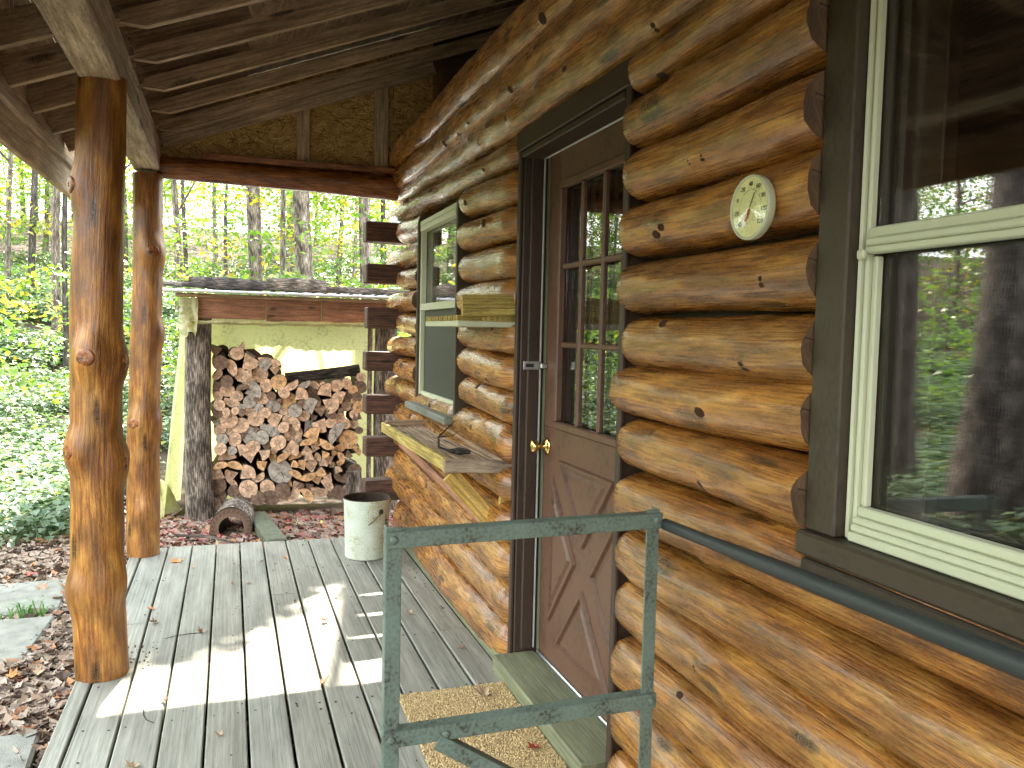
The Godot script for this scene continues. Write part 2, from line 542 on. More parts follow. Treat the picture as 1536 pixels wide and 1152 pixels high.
# one half-round wall log from z0 to z1 in course k; round0/round1: the end is rounded off instead of sawn flat
func wall_log(parent: Node, k: int, z0: float, z1: float, r0: bool, r1: bool, bulge := 0.104, lo := INF, hi := INF, xc := 1.175, flat := 2.5) -> MeshInstance3D:
	var a := Acc.new()
	var tone := rng.randf_range(0.72, 1.08)
	var warm := rng.randf_range(-0.05, 0.05)
	a.col = Color(tone * (1.0 + warm), tone, tone * (1.0 - warm * 2.0))
	var seed_y := rng.randf_range(0, 90)
	var n := maxi(8, int((z1 - z0) / 0.035))
	var seg := 18
	var o := roff()
	var knots := []
	for i in int((z1 - z0) * 1.6) + 1:
		knots.append([rng.randf_range(z0 + 0.1, z1 - 0.1), rng.randf_range(-0.9, 0.9), rng.randf_range(0.006, 0.015), rng.randf_range(0.03, 0.055)])
	var rows := []
	for i in n + 1:
		var z := lerpf(z0, z1, float(i) / n)
		var yb := joint(k, z) if lo == INF else lo
		var yt := joint(k + 1, z) if hi == INF else hi
		var yc := (yb + yt) * 0.5 + wob.get_noise_2d(z * 0.55, seed_y) * 0.022
		var hh := (yt - yb) * 0.5 * (0.972 + 0.08 * wob.get_noise_2d(z * 0.7, seed_y + 31))
		var aa := bulge * (1.0 + 0.24 * wob.get_noise_2d(z * 0.6, seed_y + 7))
		var e := 1.0
		if r0: e = minf(e, pow(clampf((z - z0 + 0.004) / 0.075, 0, 1), 0.42))
		if r1: e = minf(e, pow(clampf((z1 - z + 0.004) / 0.075, 0, 1), 0.42))
		var row := []
		for j in seg + 1:
			var t := lerpf(-1.72, 1.72, float(j) / seg)
			var c := cos(t)
			var s := sin(t)
			var cx := signf(c) * pow(absf(c), 2.0 / flat)
			var sy := signf(s) * pow(absf(s), 2.0 / 2.15)
			var ro := 1.0 + 0.06 * wob.get_noise_3d(z * 2.4, t * 1.5, seed_y) + 0.014 * wob.get_noise_3d(z * 12.0, t * 5.0, seed_y)
			var bump := 0.0
			for kn in knots:
				var dz: float = (z - kn[0]) / kn[3]
				var dt: float = (t - kn[1]) / (kn[3] * 9.0)
				var q := dz * dz + dt * dt
				if q < 4.0: bump += kn[2] * exp(-q * 1.6)
			row.append(Vector3(xc - (aa * cx * ro + bump * c) * (0.25 + 0.75 * e), yc + (hh * sy * ro + bump * s * 0.6) * (0.5 + 0.5 * e), z))
		rows.append(row)
	for i in n + 1:
		for j in seg + 1:
			var dz: Vector3 = rows[mini(i + 1, n)][j] - rows[maxi(i - 1, 0)][j]
			var dt: Vector3 = rows[i][mini(j + 1, seg)] - rows[i][maxi(j - 1, 0)]
			var nn := dz.cross(dt).normalized()
			if nn.dot(Vector3(-cos(lerpf(-1.72, 1.72, float(j) / seg)), sin(lerpf(-1.72, 1.72, float(j) / seg)), 0)) < 0.0: nn = -nn
			a.vert(rows[i][j], nn, Vector2(rows[i][j].z + o.x, float(j) / seg * 0.34 + o.y))
	for i in n:
		for j in seg:
			var q := i * (seg + 1) + j
			a.tri(q, q + 1, q + seg + 2)
			a.tri(q, q + seg + 2, q + seg + 1)
	var m := a.mesh()
	var caps := Acc.new()
	for e in [0, n]:
		var uvs := []
		for p in rows[e]:
			uvs.append(Vector2((p.x - xc) * 5.0 + 0.5, (p.y - rows[e][seg / 2].y) * 5.0 + 0.5))
		caps.face(rows[e], Vector3(0, 0, -1 if e == 0 else 1), uvs)
	caps.mesh(m)
	var ob := obj("log", m, null, parent)
	ob.set_surface_override_material(0, mats.log)
	for kn in knots:
		if kn[2] < 0.008: continue
		var i0 := clampi(int((kn[0] - z0) / (z1 - z0) * n), 1, n - 1)
		var j0 := clampi(int((kn[1] + 1.72) / 3.44 * seg), 1, seg - 1)
		var kp: Vector3 = rows[i0][j0]
		var kn_n: Vector3 = a.n[i0 * (seg + 1) + j0]
		var ka := Acc.new()
		var side := kn_n.cross(Vector3.BACK).normalized()
		var sz: float = kn[3] * 0.36
		put_lathe(ka, Transform3D(Basis(side * rng.randf_range(0.6, 1.0), kn_n, kn_n.cross(side) * rng.randf_range(0.9, 1.5)), kp - kn_n * 0.001), [Vector2(sz * 1.15, -0.004), Vector2(sz, 0.0), Vector2(sz * 0.5, 0.0012), Vector2(0.0, 0.0008)], 9)
		obj("knot", ka.mesh(), mats.knot, ob)
	ob.set_surface_override_material(1, mats.logcut if not (r0 and r1) else mats.log)
	return ob


func build_cabin() -> void:
	var t := thing("log_cabin", "cabin of varnished half-round logs with brown door and windows", "cabin")
	# core of the wall behind the logs, with openings
	for c in [[-5.62, -4.96, 0.0, 2.66], [-4.96, -4.02, 0.0, 0.96], [-4.96, -4.02, 2.09, 2.66], [-4.02, -3.17, 0.0, 2.66], [-3.17, -2.22, 2.19, 2.66], [-2.22, -1.25, -0.3, 2.66], [-1.25, 0.25, -0.3, 1.02], [-1.25, 0.25, 2.30, 2.66], [0.25, 3.0, -0.3, 2.66]]:
		box("wall_core", t, mats.chink, Vector3(1.20, c[2], c[0]), Vector3(1.29, c[3], c[1]), 0.0)
	# logs
	for k in 15:
		var out_end := -5.93 if k % 2 == 1 else -5.60
		if k < 5:
			wall_log(t, k, out_end, -3.17, true, true)
			wall_log(t, k, -2.215, 2.6, true, true)
		elif k == 5:
			wall_log(t, k, out_end, -4.03, true, true)
			wall_log(t, k, -4.05, -3.17, true, true, 0.122)
			wall_log(t, k, -2.215, 2.6, true, true)
		elif k < 13:
			wall_log(t, k, out_end, -4.965, true, false)
			wall_log(t, k, -4.01, -3.17, true, true)
			wall_log(t, k, -2.225 - 0.03 * float(k % 3 == 1), -1.345, true, false, 0.110)
			if k >= 13: wall_log(t, k, 0.3, 2.6, true, true)
		elif k == 13:
			wall_log(t, k, out_end, -3.175, true, true)
			wall_log(t, k, -2.21, 2.6, true, true)
		else:
			wall_log(t, k, -5.72, 2.6, true, true)
	# two slab boards at the top of the wall
	wall_log(t, 0, -5.62, 2.6, false, false, 0.085, 2.355, 2.50, 1.115, 5.0)
	wall_log(t, 0, -5.66, 2.6, false, false, 0.10, 2.485, 2.665, 1.105, 6.0)
	# stub ends of the end wall's logs, sawn square at the corner
	for y in [2.087, 1.803, 1.505, 1.195, 0.90, 0.60, 0.31]:
		var a := Acc.new()
		var w := 0.868 + rng.randf_range(0, 0.02)
		put_box(a, Transform3D(Basis(Vector3.BACK, rng.randf_range(-0.02, 0.02)), Vector3((w + 2.2) * 0.5, y, -5.68)), Vector3(2.2 - w, 0.138 + rng.randf_range(-0.008, 0.01), 0.15), 0.008, roff())
		obj("log_end", a.mesh(), mats.cut_end, t)
	for z in [-5.62, 3.0]:
		var g := Acc.new()
		var out := [Vector3(1.291, -0.3, z), Vector3(5.2, -0.3, z), Vector3(5.2, 4.18, z), Vector3(3.08, 4.18, z), Vector3(1.291, 3.475, z)]
		var uvs := []
		for p in out: uvs.append(Vector2(p.x, p.y))
		var back := []
		for p in out: back.append(p + Vector3(0, 0, -0.1 if z < 0 else 0.1))
		g.face(out, Vector3.BACK if z < 0 else Vector3.FORWARD, uvs)
		g.face(back, Vector3.FORWARD if z < 0 else Vector3.BACK, uvs)
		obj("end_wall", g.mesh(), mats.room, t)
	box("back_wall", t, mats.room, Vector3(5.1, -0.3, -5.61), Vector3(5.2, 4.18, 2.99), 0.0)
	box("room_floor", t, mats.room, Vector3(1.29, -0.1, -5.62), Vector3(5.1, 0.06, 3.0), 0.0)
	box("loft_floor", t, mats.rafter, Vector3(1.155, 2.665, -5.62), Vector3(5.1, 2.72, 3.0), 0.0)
	box("sill_board", t, mats.sill, Vector3(1.085, -0.012, -5.60), Vector3(1.15, 0.055, -3.19), 0.004)
	box("sill_board", t, mats.sill, Vector3(1.085, -0.012, -2.20), Vector3(1.15, 0.05, 2.6), 0.004)
	build_door(t)
	build_small_window(t)
	build_big_window(t)
	# a wooden partition and a post seen dimly through the big window
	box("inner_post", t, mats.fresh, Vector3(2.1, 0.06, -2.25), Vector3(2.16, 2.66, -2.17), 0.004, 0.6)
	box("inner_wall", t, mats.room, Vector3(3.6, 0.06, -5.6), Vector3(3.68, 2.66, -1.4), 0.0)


func glass(parent: Node, lo: Vector3, hi: Vector3) -> void:
	obj("pane", box_mesh(lo, hi), mats.glass, parent)


func box_mesh(lo: Vector3, hi: Vector3, bev := 0.0005) -> ArrayMesh:
	var a := Acc.new()
	put_box(a, Transform3D(Basis(), (lo + hi) * 0.5), hi - lo, bev)
	return a.mesh()


func build_door(cabin: Node3D) -> void:
	var fr := obj("door_frame", box_mesh(Vector3(1.125, 0.03, -3.172), Vector3(1.25, 2.15, -3.145), 0.004), mats.casing, cabin)
	box("casing", fr, mats.casing, Vector3(1.108, 0.03, -3.178), Vector3(1.124, 2.215, -3.150))
	box("jamb", fr, mats.casing, Vector3(1.15, 0.10, -3.1445), Vector3(1.20, 2.14, -3.124))
	box("jamb", fr, mats.casing, Vector3(1.125, 0.03, -2.235), Vector3(1.25, 2.15, -2.205))
	box("casing", fr, mats.casing, Vector3(1.108, 0.03, -2.225), Vector3(1.124, 2.215, -2.195))
	box("head", fr, mats.casing, Vector3(1.10, 2.152, -3.18), Vector3(1.25, 2.232, -2.19))
	box("head_stop", fr, mats.casing, Vector3(1.11, 2.125, -3.143), Vector3(1.2, 2.15, -2.237))
	box("weatherstrip", fr, mats.white, Vector3(1.205, 0.10, -3.143), Vector3(1.213, 2.148, -3.133), 0.002)
	box("weatherstrip", fr, mats.white, Vector3(1.205, 2.128, -3.127), Vector3(1.217, 2.148, -2.237), 0.002)
	box("threshold", fr, mats.sill, Vector3(1.03, 0.045, -3.14), Vector3(1.215, 0.088, -2.24), 0.006)
	box("threshold_strip", fr, mats.zinc, Vector3(1.214, 0.06, -3.12), Vector3(1.26, 0.098, -2.24), 0.004)
	box("step_face", fr, mats.sill, Vector3(1.045, -0.02, -3.18), Vector3(1.08, 0.044, -2.2), 0.004)
	var d := obj("door", box_mesh(Vector3(1.222, 0.1, -3.126), Vector3(1.264, 1.045, -2.237), 0.003), mats.doorpaint, cabin)
	box("edge_strip", d, mats.sill, Vector3(1.2185, 0.1, -3.127), Vector3(1.2219, 2.14, -3.10), 0.001, 0.62)
	box("stile", d, mats.doorpaint, Vector3(1.222, 1.0452, -3.126), Vector3(1.264, 2.14, -2.99), 0.002)
	box("stile", d, mats.doorpaint, Vector3(1.222, 1.0452, -2.373), Vector3(1.264, 2.14, -2.237), 0.002)
	box("top_rail", d, mats.doorpaint, Vector3(1.222, 2.015, -2.989), Vector3(1.264, 2.14, -2.374), 0.002)
	# nine lights
	var y0 := 1.046
	var y1 := 2.015
	var z0 := -2.99
	var z1 := -2.373
	for e in [[y0, y0 + 0.03, z0, z1], [y1 - 0.03, y1, z0, z1]]:
		box("lite_moulding", d, mats.doorpaint, Vector3(1.21, e[0], e[2]), Vector3(1.24, e[1], e[3]), 0.005)
	for e in [[z0, z0 + 0.03], [z1 - 0.03, z1]]:
		box("lite_moulding", d, mats.doorpaint, Vector3(1.2102, y0 + 0.0302, e[0]), Vector3(1.24, y1 - 0.0302, e[1]), 0.005)
	for i in [1, 2]:
		var z := lerpf(z0 + 0.03, z1 - 0.03, i / 3.0)
		box("muntin", d, mats.doorpaint, Vector3(1.217, y0 + 0.03, z - 0.011), Vector3(1.238, y1 - 0.03, z + 0.011), 0.005)
		var y := lerpf(y0 + 0.03, y1 - 0.03, i / 3.0)
		for s in 3:
			box("muntin", d, mats.doorpaint, Vector3(1.2185, y - 0.011, lerpf(z0 + 0.03, z1 - 0.03, s / 3.0) + 0.011), Vector3(1.238, y + 0.011, lerpf(z0 + 0.03, z1 - 0.03, (s + 1) / 3.0) - 0.011), 0.005)
	for i in 3:
		for j in 3:
			var p := Vector3(0, lerpf(y0 + 0.03, y1 - 0.03, i / 3.0), lerpf(z0 + 0.03, z1 - 0.03, j / 3.0))
			var q := Vector3(0, lerpf(y0 + 0.03, y1 - 0.03, (i + 1) / 3.0), lerpf(z0 + 0.03, z1 - 0.03, (j + 1) / 3.0))
			var a := Acc.new()
			for x in [1.243, 1.258]:
				put_box(a, Transform3D(Basis(), Vector3(x, (p.y + q.y) * 0.5, (p.z + q.z) * 0.5)), Vector3(0.003, q.y - p.y, q.z - p.z), 0.0003)
			obj("pane", a.mesh(), mats.glass, d)
	# crossbuck panels: four triangles with moulded borders
	var c := Vector3(1.222, 0.56, -2.68)
	var zz := 0.31
	var yy := 0.37
	for tr in [[Vector3(0, 0.075, 0), Vector3(0, yy, -zz + 0.06), Vector3(0, yy, zz - 0.06)], [Vector3(0, -0.075, 0), Vector3(0, -yy, -zz + 0.06), Vector3(0, -yy, zz - 0.06)],
			[Vector3(0, 0, -0.065), Vector3(0, yy - 0.07, -zz), Vector3(0, -yy + 0.07, -zz)], [Vector3(0, 0, 0.065), Vector3(0, yy - 0.07, zz), Vector3(0, -yy + 0.07, zz)]]:
		var a := Acc.new()
		var mid: Vector3 = (tr[0] + tr[1] + tr[2]) / 3.0
		var prof := [[1.0, 0.001], [0.95, 0.012], [0.86, 0.013], [0.80, 0.0015], [0.70, 0.0015], [0.60, 0.010]]
		for i in prof.size() - 1:
			for s in 3:
				var p: Vector3 = tr[s]
				var q: Vector3 = tr[(s + 1) % 3]
				var pts := []
				for w in [[p, i], [q, i], [q, i + 1], [p, i + 1]]:
					pts.append(c + mid + (w[0] - mid) * prof[w[1]][0] + Vector3(-prof[w[1]][1], 0, 0))
				var nn: Vector3 = (pts[1] - pts[0]).cross(pts[3] - pts[0]).normalized()
				if nn.x > 0: nn = -nn
				a.face(pts, nn, [Vector2(pts[0].z, pts[0].y), Vector2(pts[1].z, pts[1].y), Vector2(pts[2].z, pts[2].y), Vector2(pts[3].z, pts[3].y)])
		var top := []
		var uvs := []
		for s in 3:
			top.append(c + mid + (tr[s] - mid) * 0.60 + Vector3(-0.010, 0, 0))
			uvs.append(Vector2(top[s].z, top[s].y))
		a.face(top, Vector3.LEFT, uvs)
		obj("panel", a.mesh(), mats.doorpaint, d)
	# knob
	var k := Acc.new()
	put_lathe(k, Transform3D(Basis(Vector3.BACK, PI * 0.5), Vector3(1.2215, 0.965, -3.066)), [Vector2(0.0, 0.0), Vector2(0.036, 0.0), Vector2(0.036, 0.004), Vector2(0.028, 0.010), Vector2(0.012, 0.012), Vector2(0.011, 0.034), Vector2(0.019, 0.040), Vector2(0.026, 0.050), Vector2(0.027, 0.060), Vector2(0.021, 0.070), Vector2(0.0, 0.073)], 24)
	obj("knob", k.mesh(), mats.brass, d)
	# hasp plate on the jamb and its staple on the door
	box("hasp_plate", fr, mats.zinc, Vector3(1.13, 1.273, -3.1235), Vector3(1.205, 1.307, -3.1195), 0.001)
	box("hasp_slot", fr, mats.ink, Vector3(1.14, 1.283, -3.1194), Vector3(1.175, 1.297, -3.1188), 0.0002)
	box("hasp_staple", d, mats.zinc, Vector3(1.195, 1.28, -3.10), Vector3(1.2215, 1.30, -3.085), 0.003)


func build_small_window(cabin: Node3D) -> void:
	var w := obj("window", box_mesh(Vector3(1.085, 0.985, -4.962), Vector3(1.134, 2.085, -4.93), 0.003), mats.olive, cabin)
	w.set_meta("label", "small sash window with insect screen below")
	box("frame", w, mats.cream, Vector3(1.095, 2.055, -4.93), Vector3(1.20, 2.085, -4.05), 0.003)
	box("frame", w, mats.olive, Vector3(1.085, 0.985, -4.05), Vector3(1.20, 2.085, -4.02), 0.003)
	box("frame", w, mats.cream, Vector3(1.10, 0.985, -4.929), Vector3(1.134, 2.054, -4.90), 0.003)
	box("frame", w, mats.cream, Vector3(1.10, 0.985, -4.08), Vector3(1.134, 2.054, -4.051), 0.003)
	box("head_trim", w, mats.cream, Vector3(1.09, 2.02, -4.899), Vector3(1.134, 2.053, -4.081), 0.003)
	box("meeting_rail", w, mats.cream, Vector3(1.10, 1.545, -4.899), Vector3(1.15, 1.585, -4.081), 0.003)
	box("bottom_rail", w, mats.cream, Vector3(1.105, 0.99, -4.899), Vector3(1.15, 1.055, -4.081), 0.003)
	for x in [1.135, 1.148, 1.165]:
		glass(w, Vector3(x, 1.585, -4.899), Vector3(x + 0.003, 2.02, -4.081))
	box("insect_screen", w, mats.screen, Vector3(1.125, 1.055, -4.899), Vector3(1.128, 1.545, -4.081), 0.0002)
	box("sill", w, mats.greysill, Vector3(1.03, 0.945, -5.0), Vector3(1.17, 0.984, -4.0), 0.004)


func build_big_window(cabin: Node3D) -> void:
	var w := obj("window", box_mesh(Vector3(1.098, 1.04, -1.342), Vector3(1.130, 2.4, -1.258), 0.004), mats.olive, cabin)
	w.set_meta("label", "large sash window reflecting the woods")
	box("reveal", w, mats.casing, Vector3(1.131, 1.04, -1.285), Vector3(1.21, 2.4, -1.258), 0.003)
	box("casing", w, mats.olive, Vector3(1.085, 1.04, 0.12), Vector3(1.115, 2.4, 0.21), 0.004)
	box("sill", w, mats.olive, Vector3(1.082, 0.99, -1.352), Vector3(1.20, 1.038, 0.26), 0.006)
	box("apron", w, mats.olive, Vector3(1.085, 0.955, -1.335), Vector3(1.12, 0.984, 0.2), 0.004)
	# cream sash frame with stepped profile
	for s in [[-1.2575, -1.249, 1.122], [-1.2485, -1.238, 1.130], [0.07, 0.095, 1.130], [0.0955, 0.12, 1.122]]:
		box("frame", w, mats.cream, Vector3(s[2], 1.04, s[0]), Vector3(1.149, 2.4, s[1]), 0.004)
	box("lower_sash_stile", w, mats.cream, Vector3(1.140, 1.105, -1.2375), Vector3(1.157, 1.58, -1.225), 0.003)
	for s in [[1.04, 1.058, 1.112], [1.0585, 1.072, 1.118], [1.0725, 1.086, 1.122], [1.0865, 1.105, 1.132]]:
		box("bottom_rail", w, mats.cream, Vector3(s[2], s[0], -1.2378), Vector3(1.157, s[1], 0.07), 0.003)
	for s in [[1.583, 1.597, 1.122], [1.5975, 1.611, 1.118], [1.6115, 1.632, 1.126]]:
		box("meeting_rail", w, mats.cream, Vector3(s[2], s[0], -1.235), Vector3(1.149, s[1], 0.10), 0.003)
	box("sash_latch", w, mats.cream, Vector3(1.106, 1.572, -1.243), Vector3(1.117, 1.59, -1.225), 0.003)
	for x in [1.150, 1.168, 1.186]:
		glass(w, Vector3(x, 1.632, -1.238), Vector3(x + 0.003, 2.4, 0.07))
	for x in [1.158, 1.176, 1.194]:
		glass(w, Vector3(x, 1.105, -1.225), Vector3(x + 0.003, 1.583, 0.07))
	box("inner_stop", w, mats.casing, Vector3(1.215, 1.04, -1.255), Vector3(1.25, 2.4, -1.16), 0.003)


# ---------------------------------------------------------------- porch
func build_porch() -> void:
	var d := Node3D.new()
	d.name = "porch_floor"
	add_child(d)
	tag(d, "weathered grey plank floor of the porch", "porch floor", "", "structure")
	var xs := [-0.583, -0.515, -0.37, -0.226, -0.081, 0.062, 0.208, 0.353, 0.499, 0.645, 0.79, 0.935, 1.082]
	for i in xs.size() - 1:
		var cuts := [-5.575 + rng.randf_range(-0.008, 0.008)]
		var z := -5.575 + (rng.randf_range(0.9, 2.2) if i % 5 == 1 else rng.randf_range(3.3, 5.2))
		while z < 2.3:
			cuts.append(z)
			z += rng.randf_range(2.2, 3.6)
		cuts.append(2.5)
		for j in cuts.size() - 1:
			var a := Acc.new()
			var tone := rng.randf_range(0.90, 1.05)
			var g := rng.randf_range(-0.025, 0.025)
			a.col = Color(tone * (1.0 + g), tone, tone * (1.0 - g))
			var lift := rng.randf_range(-0.002, 0.0015)
			var ctr := Vector3((xs[i] + xs[i + 1]) * 0.5, -0.019 + lift, (cuts[j] + cuts[j + 1]) * 0.5)
			var sz := Vector3(xs[i + 1] - xs[i] - 0.008 - rng.randf_range(0, 0.003), 0.038, cuts[j + 1] - cuts[j] - 0.004)
			put_box(a, Transform3D(Basis(Vector3.BACK, rng.randf_range(-0.012, 0.012)), ctr), sz, 0.004, roff())
			obj("plank", a.mesh(), mats.deck, d)
	for x in [-0.563]:
		box("rim_joist", d, mats.rafter, Vector3(x, -0.22, -5.55), Vector3(x + 0.038, -0.04, 2.4), 0.003)
	box("end_joist", d, mats.rafter, Vector3(-0.52, -0.22, -5.56), Vector3(1.08, -0.042, -5.52), 0.003)
	for z in [-4.9, -4.3, -3.7, -3.1, -2.5, -1.9]:
		box("joist", d, mats.rafter, Vector3(-0.52, -0.22, z), Vector3(1.08, -0.042, z + 0.04), 0.003)
	var nails := Acc.new()
	for z in [-5.53, -4.88, -4.28, -3.68, -3.08, -2.48]:
		for i in xs.size() - 1:
			for s in [0.028, xs[i + 1] - xs[i] - 0.028]:
				var p := Vector3(xs[i] + s + rng.randf_range(-0.006, 0.006), 0.0008, z + rng.randf_range(-0.012, 0.012))
				put_lathe(nails, Transform3D(Basis(), p), [Vector2(0.0042, -0.002), Vector2(0.0042, 0.0), Vector2(0.0, 0.0004)], 8)
	var nl := obj("nail_heads", nails.mesh(), mats.rust, d)
	nl.set_meta("kind", "stuff")

	# posts: peeled logs with knots
	for p in [[-3.6, 2.38, 0.096, 41], [-5.45, 2.33, 0.090, 42], [-1.52, 2.40, 0.095, 43], [0.6, 2.40, 0.095, 44]]:
		var r := RandomNumberGenerator.new()
		r.seed = p[3]
		var th := thing("porch_post", ["peeled log post with round knots, standing at the porch edge amid leaf litter", "peeled log post with swollen knots at the corner of the porch floor", "peeled log post under the porch roof beside the camera", "peeled log post at the near end of the porch"][p[3] - 41], "post", Vector3(-0.488, 0, p[0]), "log posts carrying the porch roof")
		var a := Acc.new()
		var knots := []
		var spec: Array = [[0.35, 2.6, 0.030], [0.38, 0.7, 0.022], [0.92, 2.5, 0.030], [0.90, 5.4, 0.026], [0.86, 0.15, 0.03], [1.29, 1.75, 0.036], [1.27, 0.2, 0.030], [1.95, 2.7, 0.02]] if p[3] == 41 else [[0.27, 1.35, 0.02], [0.82, 2.1, 0.022], [0.80, 0.2, 0.02], [1.36, 0.3, 0.022], [1.86, 1.2, 0.035], [1.86, 0.3, 0.02]]
		var n := 90
		var seg := 30
		var rows := []
		for i in n + 1:
			var y: float = p[1] * i / n
			var row := []
			for j in seg + 1:
				var t := TAU * j / seg
				var rr: float = p[2] * lerpf(1.06, 0.92, float(i) / n)
				rr *= 1.0 + 0.07 * wob.get_noise_3d(cos(t) * 1.3 + p[3], y * 1.7, sin(t) * 1.3) + 0.012 * wob.get_noise_3d(cos(t) * 5 + p[3], y * 5, sin(t) * 5)
				for k in spec:
					var dy: float = (y - k[0]) / 0.075
					var dt: float = angle_difference(t, k[1]) / 0.62
					var q := dy * dy + dt * dt
					if q < 6.0: rr += k[2] * 0.8 * exp(-q * q * 0.35 - q * 0.35)
				var cx := 0.018 * sin(y * 1.6 + p[3])
				row.append(Vector3(cx + rr * cos(t), y, rr * sin(t)))
			rows.append(row)
		for i in n + 1:
			for j in seg + 1:
				var dz: Vector3 = rows[mini(i + 1, n)][j] - rows[maxi(i - 1, 0)][j]
				var dt: Vector3 = rows[i][(j + 1) % seg] - rows[i][(j - 1 + seg) % seg]
				var nn := dz.cross(dt).normalized()
				var outw := Vector3(cos(TAU * j / seg), 0, sin(TAU * j / seg))
				if nn.dot(outw) < 0: nn = -nn
				a.vert(rows[i][j], nn, Vector2(rows[i][j].y + p[3] * 0.37, float(j) / seg * 0.5263))
		for i in n:
			for j in seg:
				var q := i * (seg + 1) + j
				a.tri(q, q + 1, q + seg + 2)
				a.tri(q, q + seg + 2, q + seg + 1)
		obj("shaft", a.mesh(), mats.post, th)
		# sawn knot faces and the long drying crack
		for k in spec:
			if k[2] < 0.028 and k[1] < 1.0: continue
			var nn := Vector3(cos(k[1]), 0, sin(k[1]))
			var at: Vector3 = Vector3(0.018 * sin(k[0] * 1.6 + p[3]), k[0], 0) + nn * (p[2] + k[2] * 0.8)
			var ka := Acc.new()
			put_lathe(ka, Transform3D(Basis(nn.cross(UP), nn, UP), at), [Vector2(0.036, -0.014), Vector2(0.034, -0.006), Vector2(0.028, -0.002), Vector2(0.012, -0.001), Vector2(0.010, -0.004), Vector2(0.0, -0.003)], 18)
			obj("knot", ka.mesh(), mats.tie, th)

	# roof frame
	var rf := thing("porch_roof", "porch roof of bare brown rafters on a squared timber beam", "roof")
	var beam := Acc.new()
	put_bar(beam, Vector3(-0.477, 2.475, 2.6), Vector3(-0.477, 2.452, -5.52), Vector3.RIGHT, 0.15, 0.205, 0.012)
	obj("beam", beam.mesh(), mats.beam, rf)
	var slope := 0.395
	var z := -5.40
	var i := 0
	while z < 2.6:
		var b0 := Vector3(-0.31, 2.585, z)
		var a := Acc.new()
		# main rafter: level seat at its foot, then up the slope
		var pr := [Vector2(-0.405, 2.588), Vector2(-0.31, 2.585), Vector2(3.2, 2.585 + 3.51 * slope), Vector2(3.2, 2.585 + 3.51 * slope + 0.085), Vector2(-0.405, 2.585 + 0.085 - 0.095 * slope)]
		var w := 0.019
		var o := roff()
		var front := []
		var back := []
		var uvs := []
		for q in pr:
			front.append(Vector3(q.x, q.y, z + w))
			back.append(Vector3(q.x, q.y, z - w))
			uvs.append(Vector2(q.x, q.y - q.x * slope) + o)
		a.face(front, Vector3.BACK, uvs)
		a.face(back, Vector3.FORWARD, uvs)
		for s in 5:
			var e := (s + 1) % 5
			var nn: Vector3 = Vector3(pr[e].y - pr[s].y, -(pr[e].x - pr[s].x), 0).normalized()
			a.face([front[s], front[e], back[e], back[s]], nn, [Vector2(pr[s].x, 0) + o, Vector2(pr[e].x, 0) + o, Vector2(pr[e].x, 0.04) + o, Vector2(pr[s].x, 0.04) + o])
		a.col = Color.WHITE
		obj("rafter", a.mesh(), mats.rafter, rf)
		# sistered tail board
		var t0 := Vector3(-0.915, 2.42 + 0.06, z - 0.04)
		var t1 := t0 + Vector3(1.0, slope, 0)
		bar("rafter_tail", rf, mats.rafter, t0, t1, Vector3.BACK, 0.038, 0.125, 0.003, rng.randf_range(0.8, 1.15))
		z += 0.455
		i += 1
	# sheathing boards over the rafters
	for k in 17:
		var x0 := -0.99 + k * 0.25
		var y0 := 2.585 + (x0 + 0.31) * slope + 0.27
		bar("roof_board", rf, mats.sheath, Vector3(x0 + 0.12, y0 + 0.12 * slope, -5.85), Vector3(x0 + 0.12, y0 + 0.12 * slope, 3.2), Vector3(1, slope, 0), 0.266, 0.02, 0.002, rng.randf_range(0.8, 1.2))
	box("far_slope", rf, mats.sheath, Vector3(3.1, 4.19, -5.9), Vector3(5.6, 4.33, 3.2), 0.0)
	# fascia, its nailing strip and the lower plank
	box("fascia", rf, mats.rafter, Vector3(-0.955, 2.37, -5.8), Vector3(-0.918, 2.63, 3.2), 0.004)
	box("eave_strip", rf, mats.beam, Vector3(-0.93, 2.345, -5.8), Vector3(-0.885, 2.385, 3.2), 0.004)
	box("eave_plank", rf, mats.rafter, Vector3(-0.942, 2.185, -5.8), Vector3(-0.908, 2.344, 3.2), 0.006)
	# gable at the far end
	var tie := tube("tie_beam", rf, mats.tie, [Vector3(-0.42, 2.385, -5.5), Vector3(0.0, 2.382, -5.5), Vector3(0.5, 2.378, -5.5), Vector3(1.06, 2.372, -5.5)], [0.066, 0.07, 0.074, 0.082], 16, 0.12, Vector2(0.5, 1))
	bar("lath", rf, mats.tie, Vector3(-0.17, 2.468, -5.47), Vector3(1.06, 2.478, -5.47), UP, 0.04, 0.03, 0.003)
	var ob := Acc.new()
	var pts := [Vector3(-0.56, 2.44, -5.535), Vector3(1.3, 2.44, -5.535), Vector3(1.3, 3.47, -5.535), Vector3(-0.56, 2.735, -5.535)]
	var uv2 := []
	for p in pts: uv2.append(Vector2(p.x, p.y))
	ob.face(pts, Vector3.BACK, uv2)
	var ptsb := []
	for p in pts: ptsb.append(p + Vector3(0, 0, -0.012))
	ob.face(ptsb, Vector3.FORWARD, uv2)
	obj("gable_panel", ob.mesh(), mats.osb, rf)
	box("gable_stud", rf, mats.rafter, Vector3(0.405, 2.45, -5.533), Vector3(0.485, 2.86, -5.50), 0.003)
	box("gable_stud", rf, mats.rafter, Vector3(0.905, 2.45, -5.533), Vector3(0.995, 3.05, -5.50), 0.003)
	bar("gable_chord", rf, mats.rafter, Vector3(-0.40, 2.545, -5.505), Vector3(1.3, 2.545 + 1.70 * slope - 0.02, -5.505), Vector3.BACK, 0.035, 0.09, 0.003)


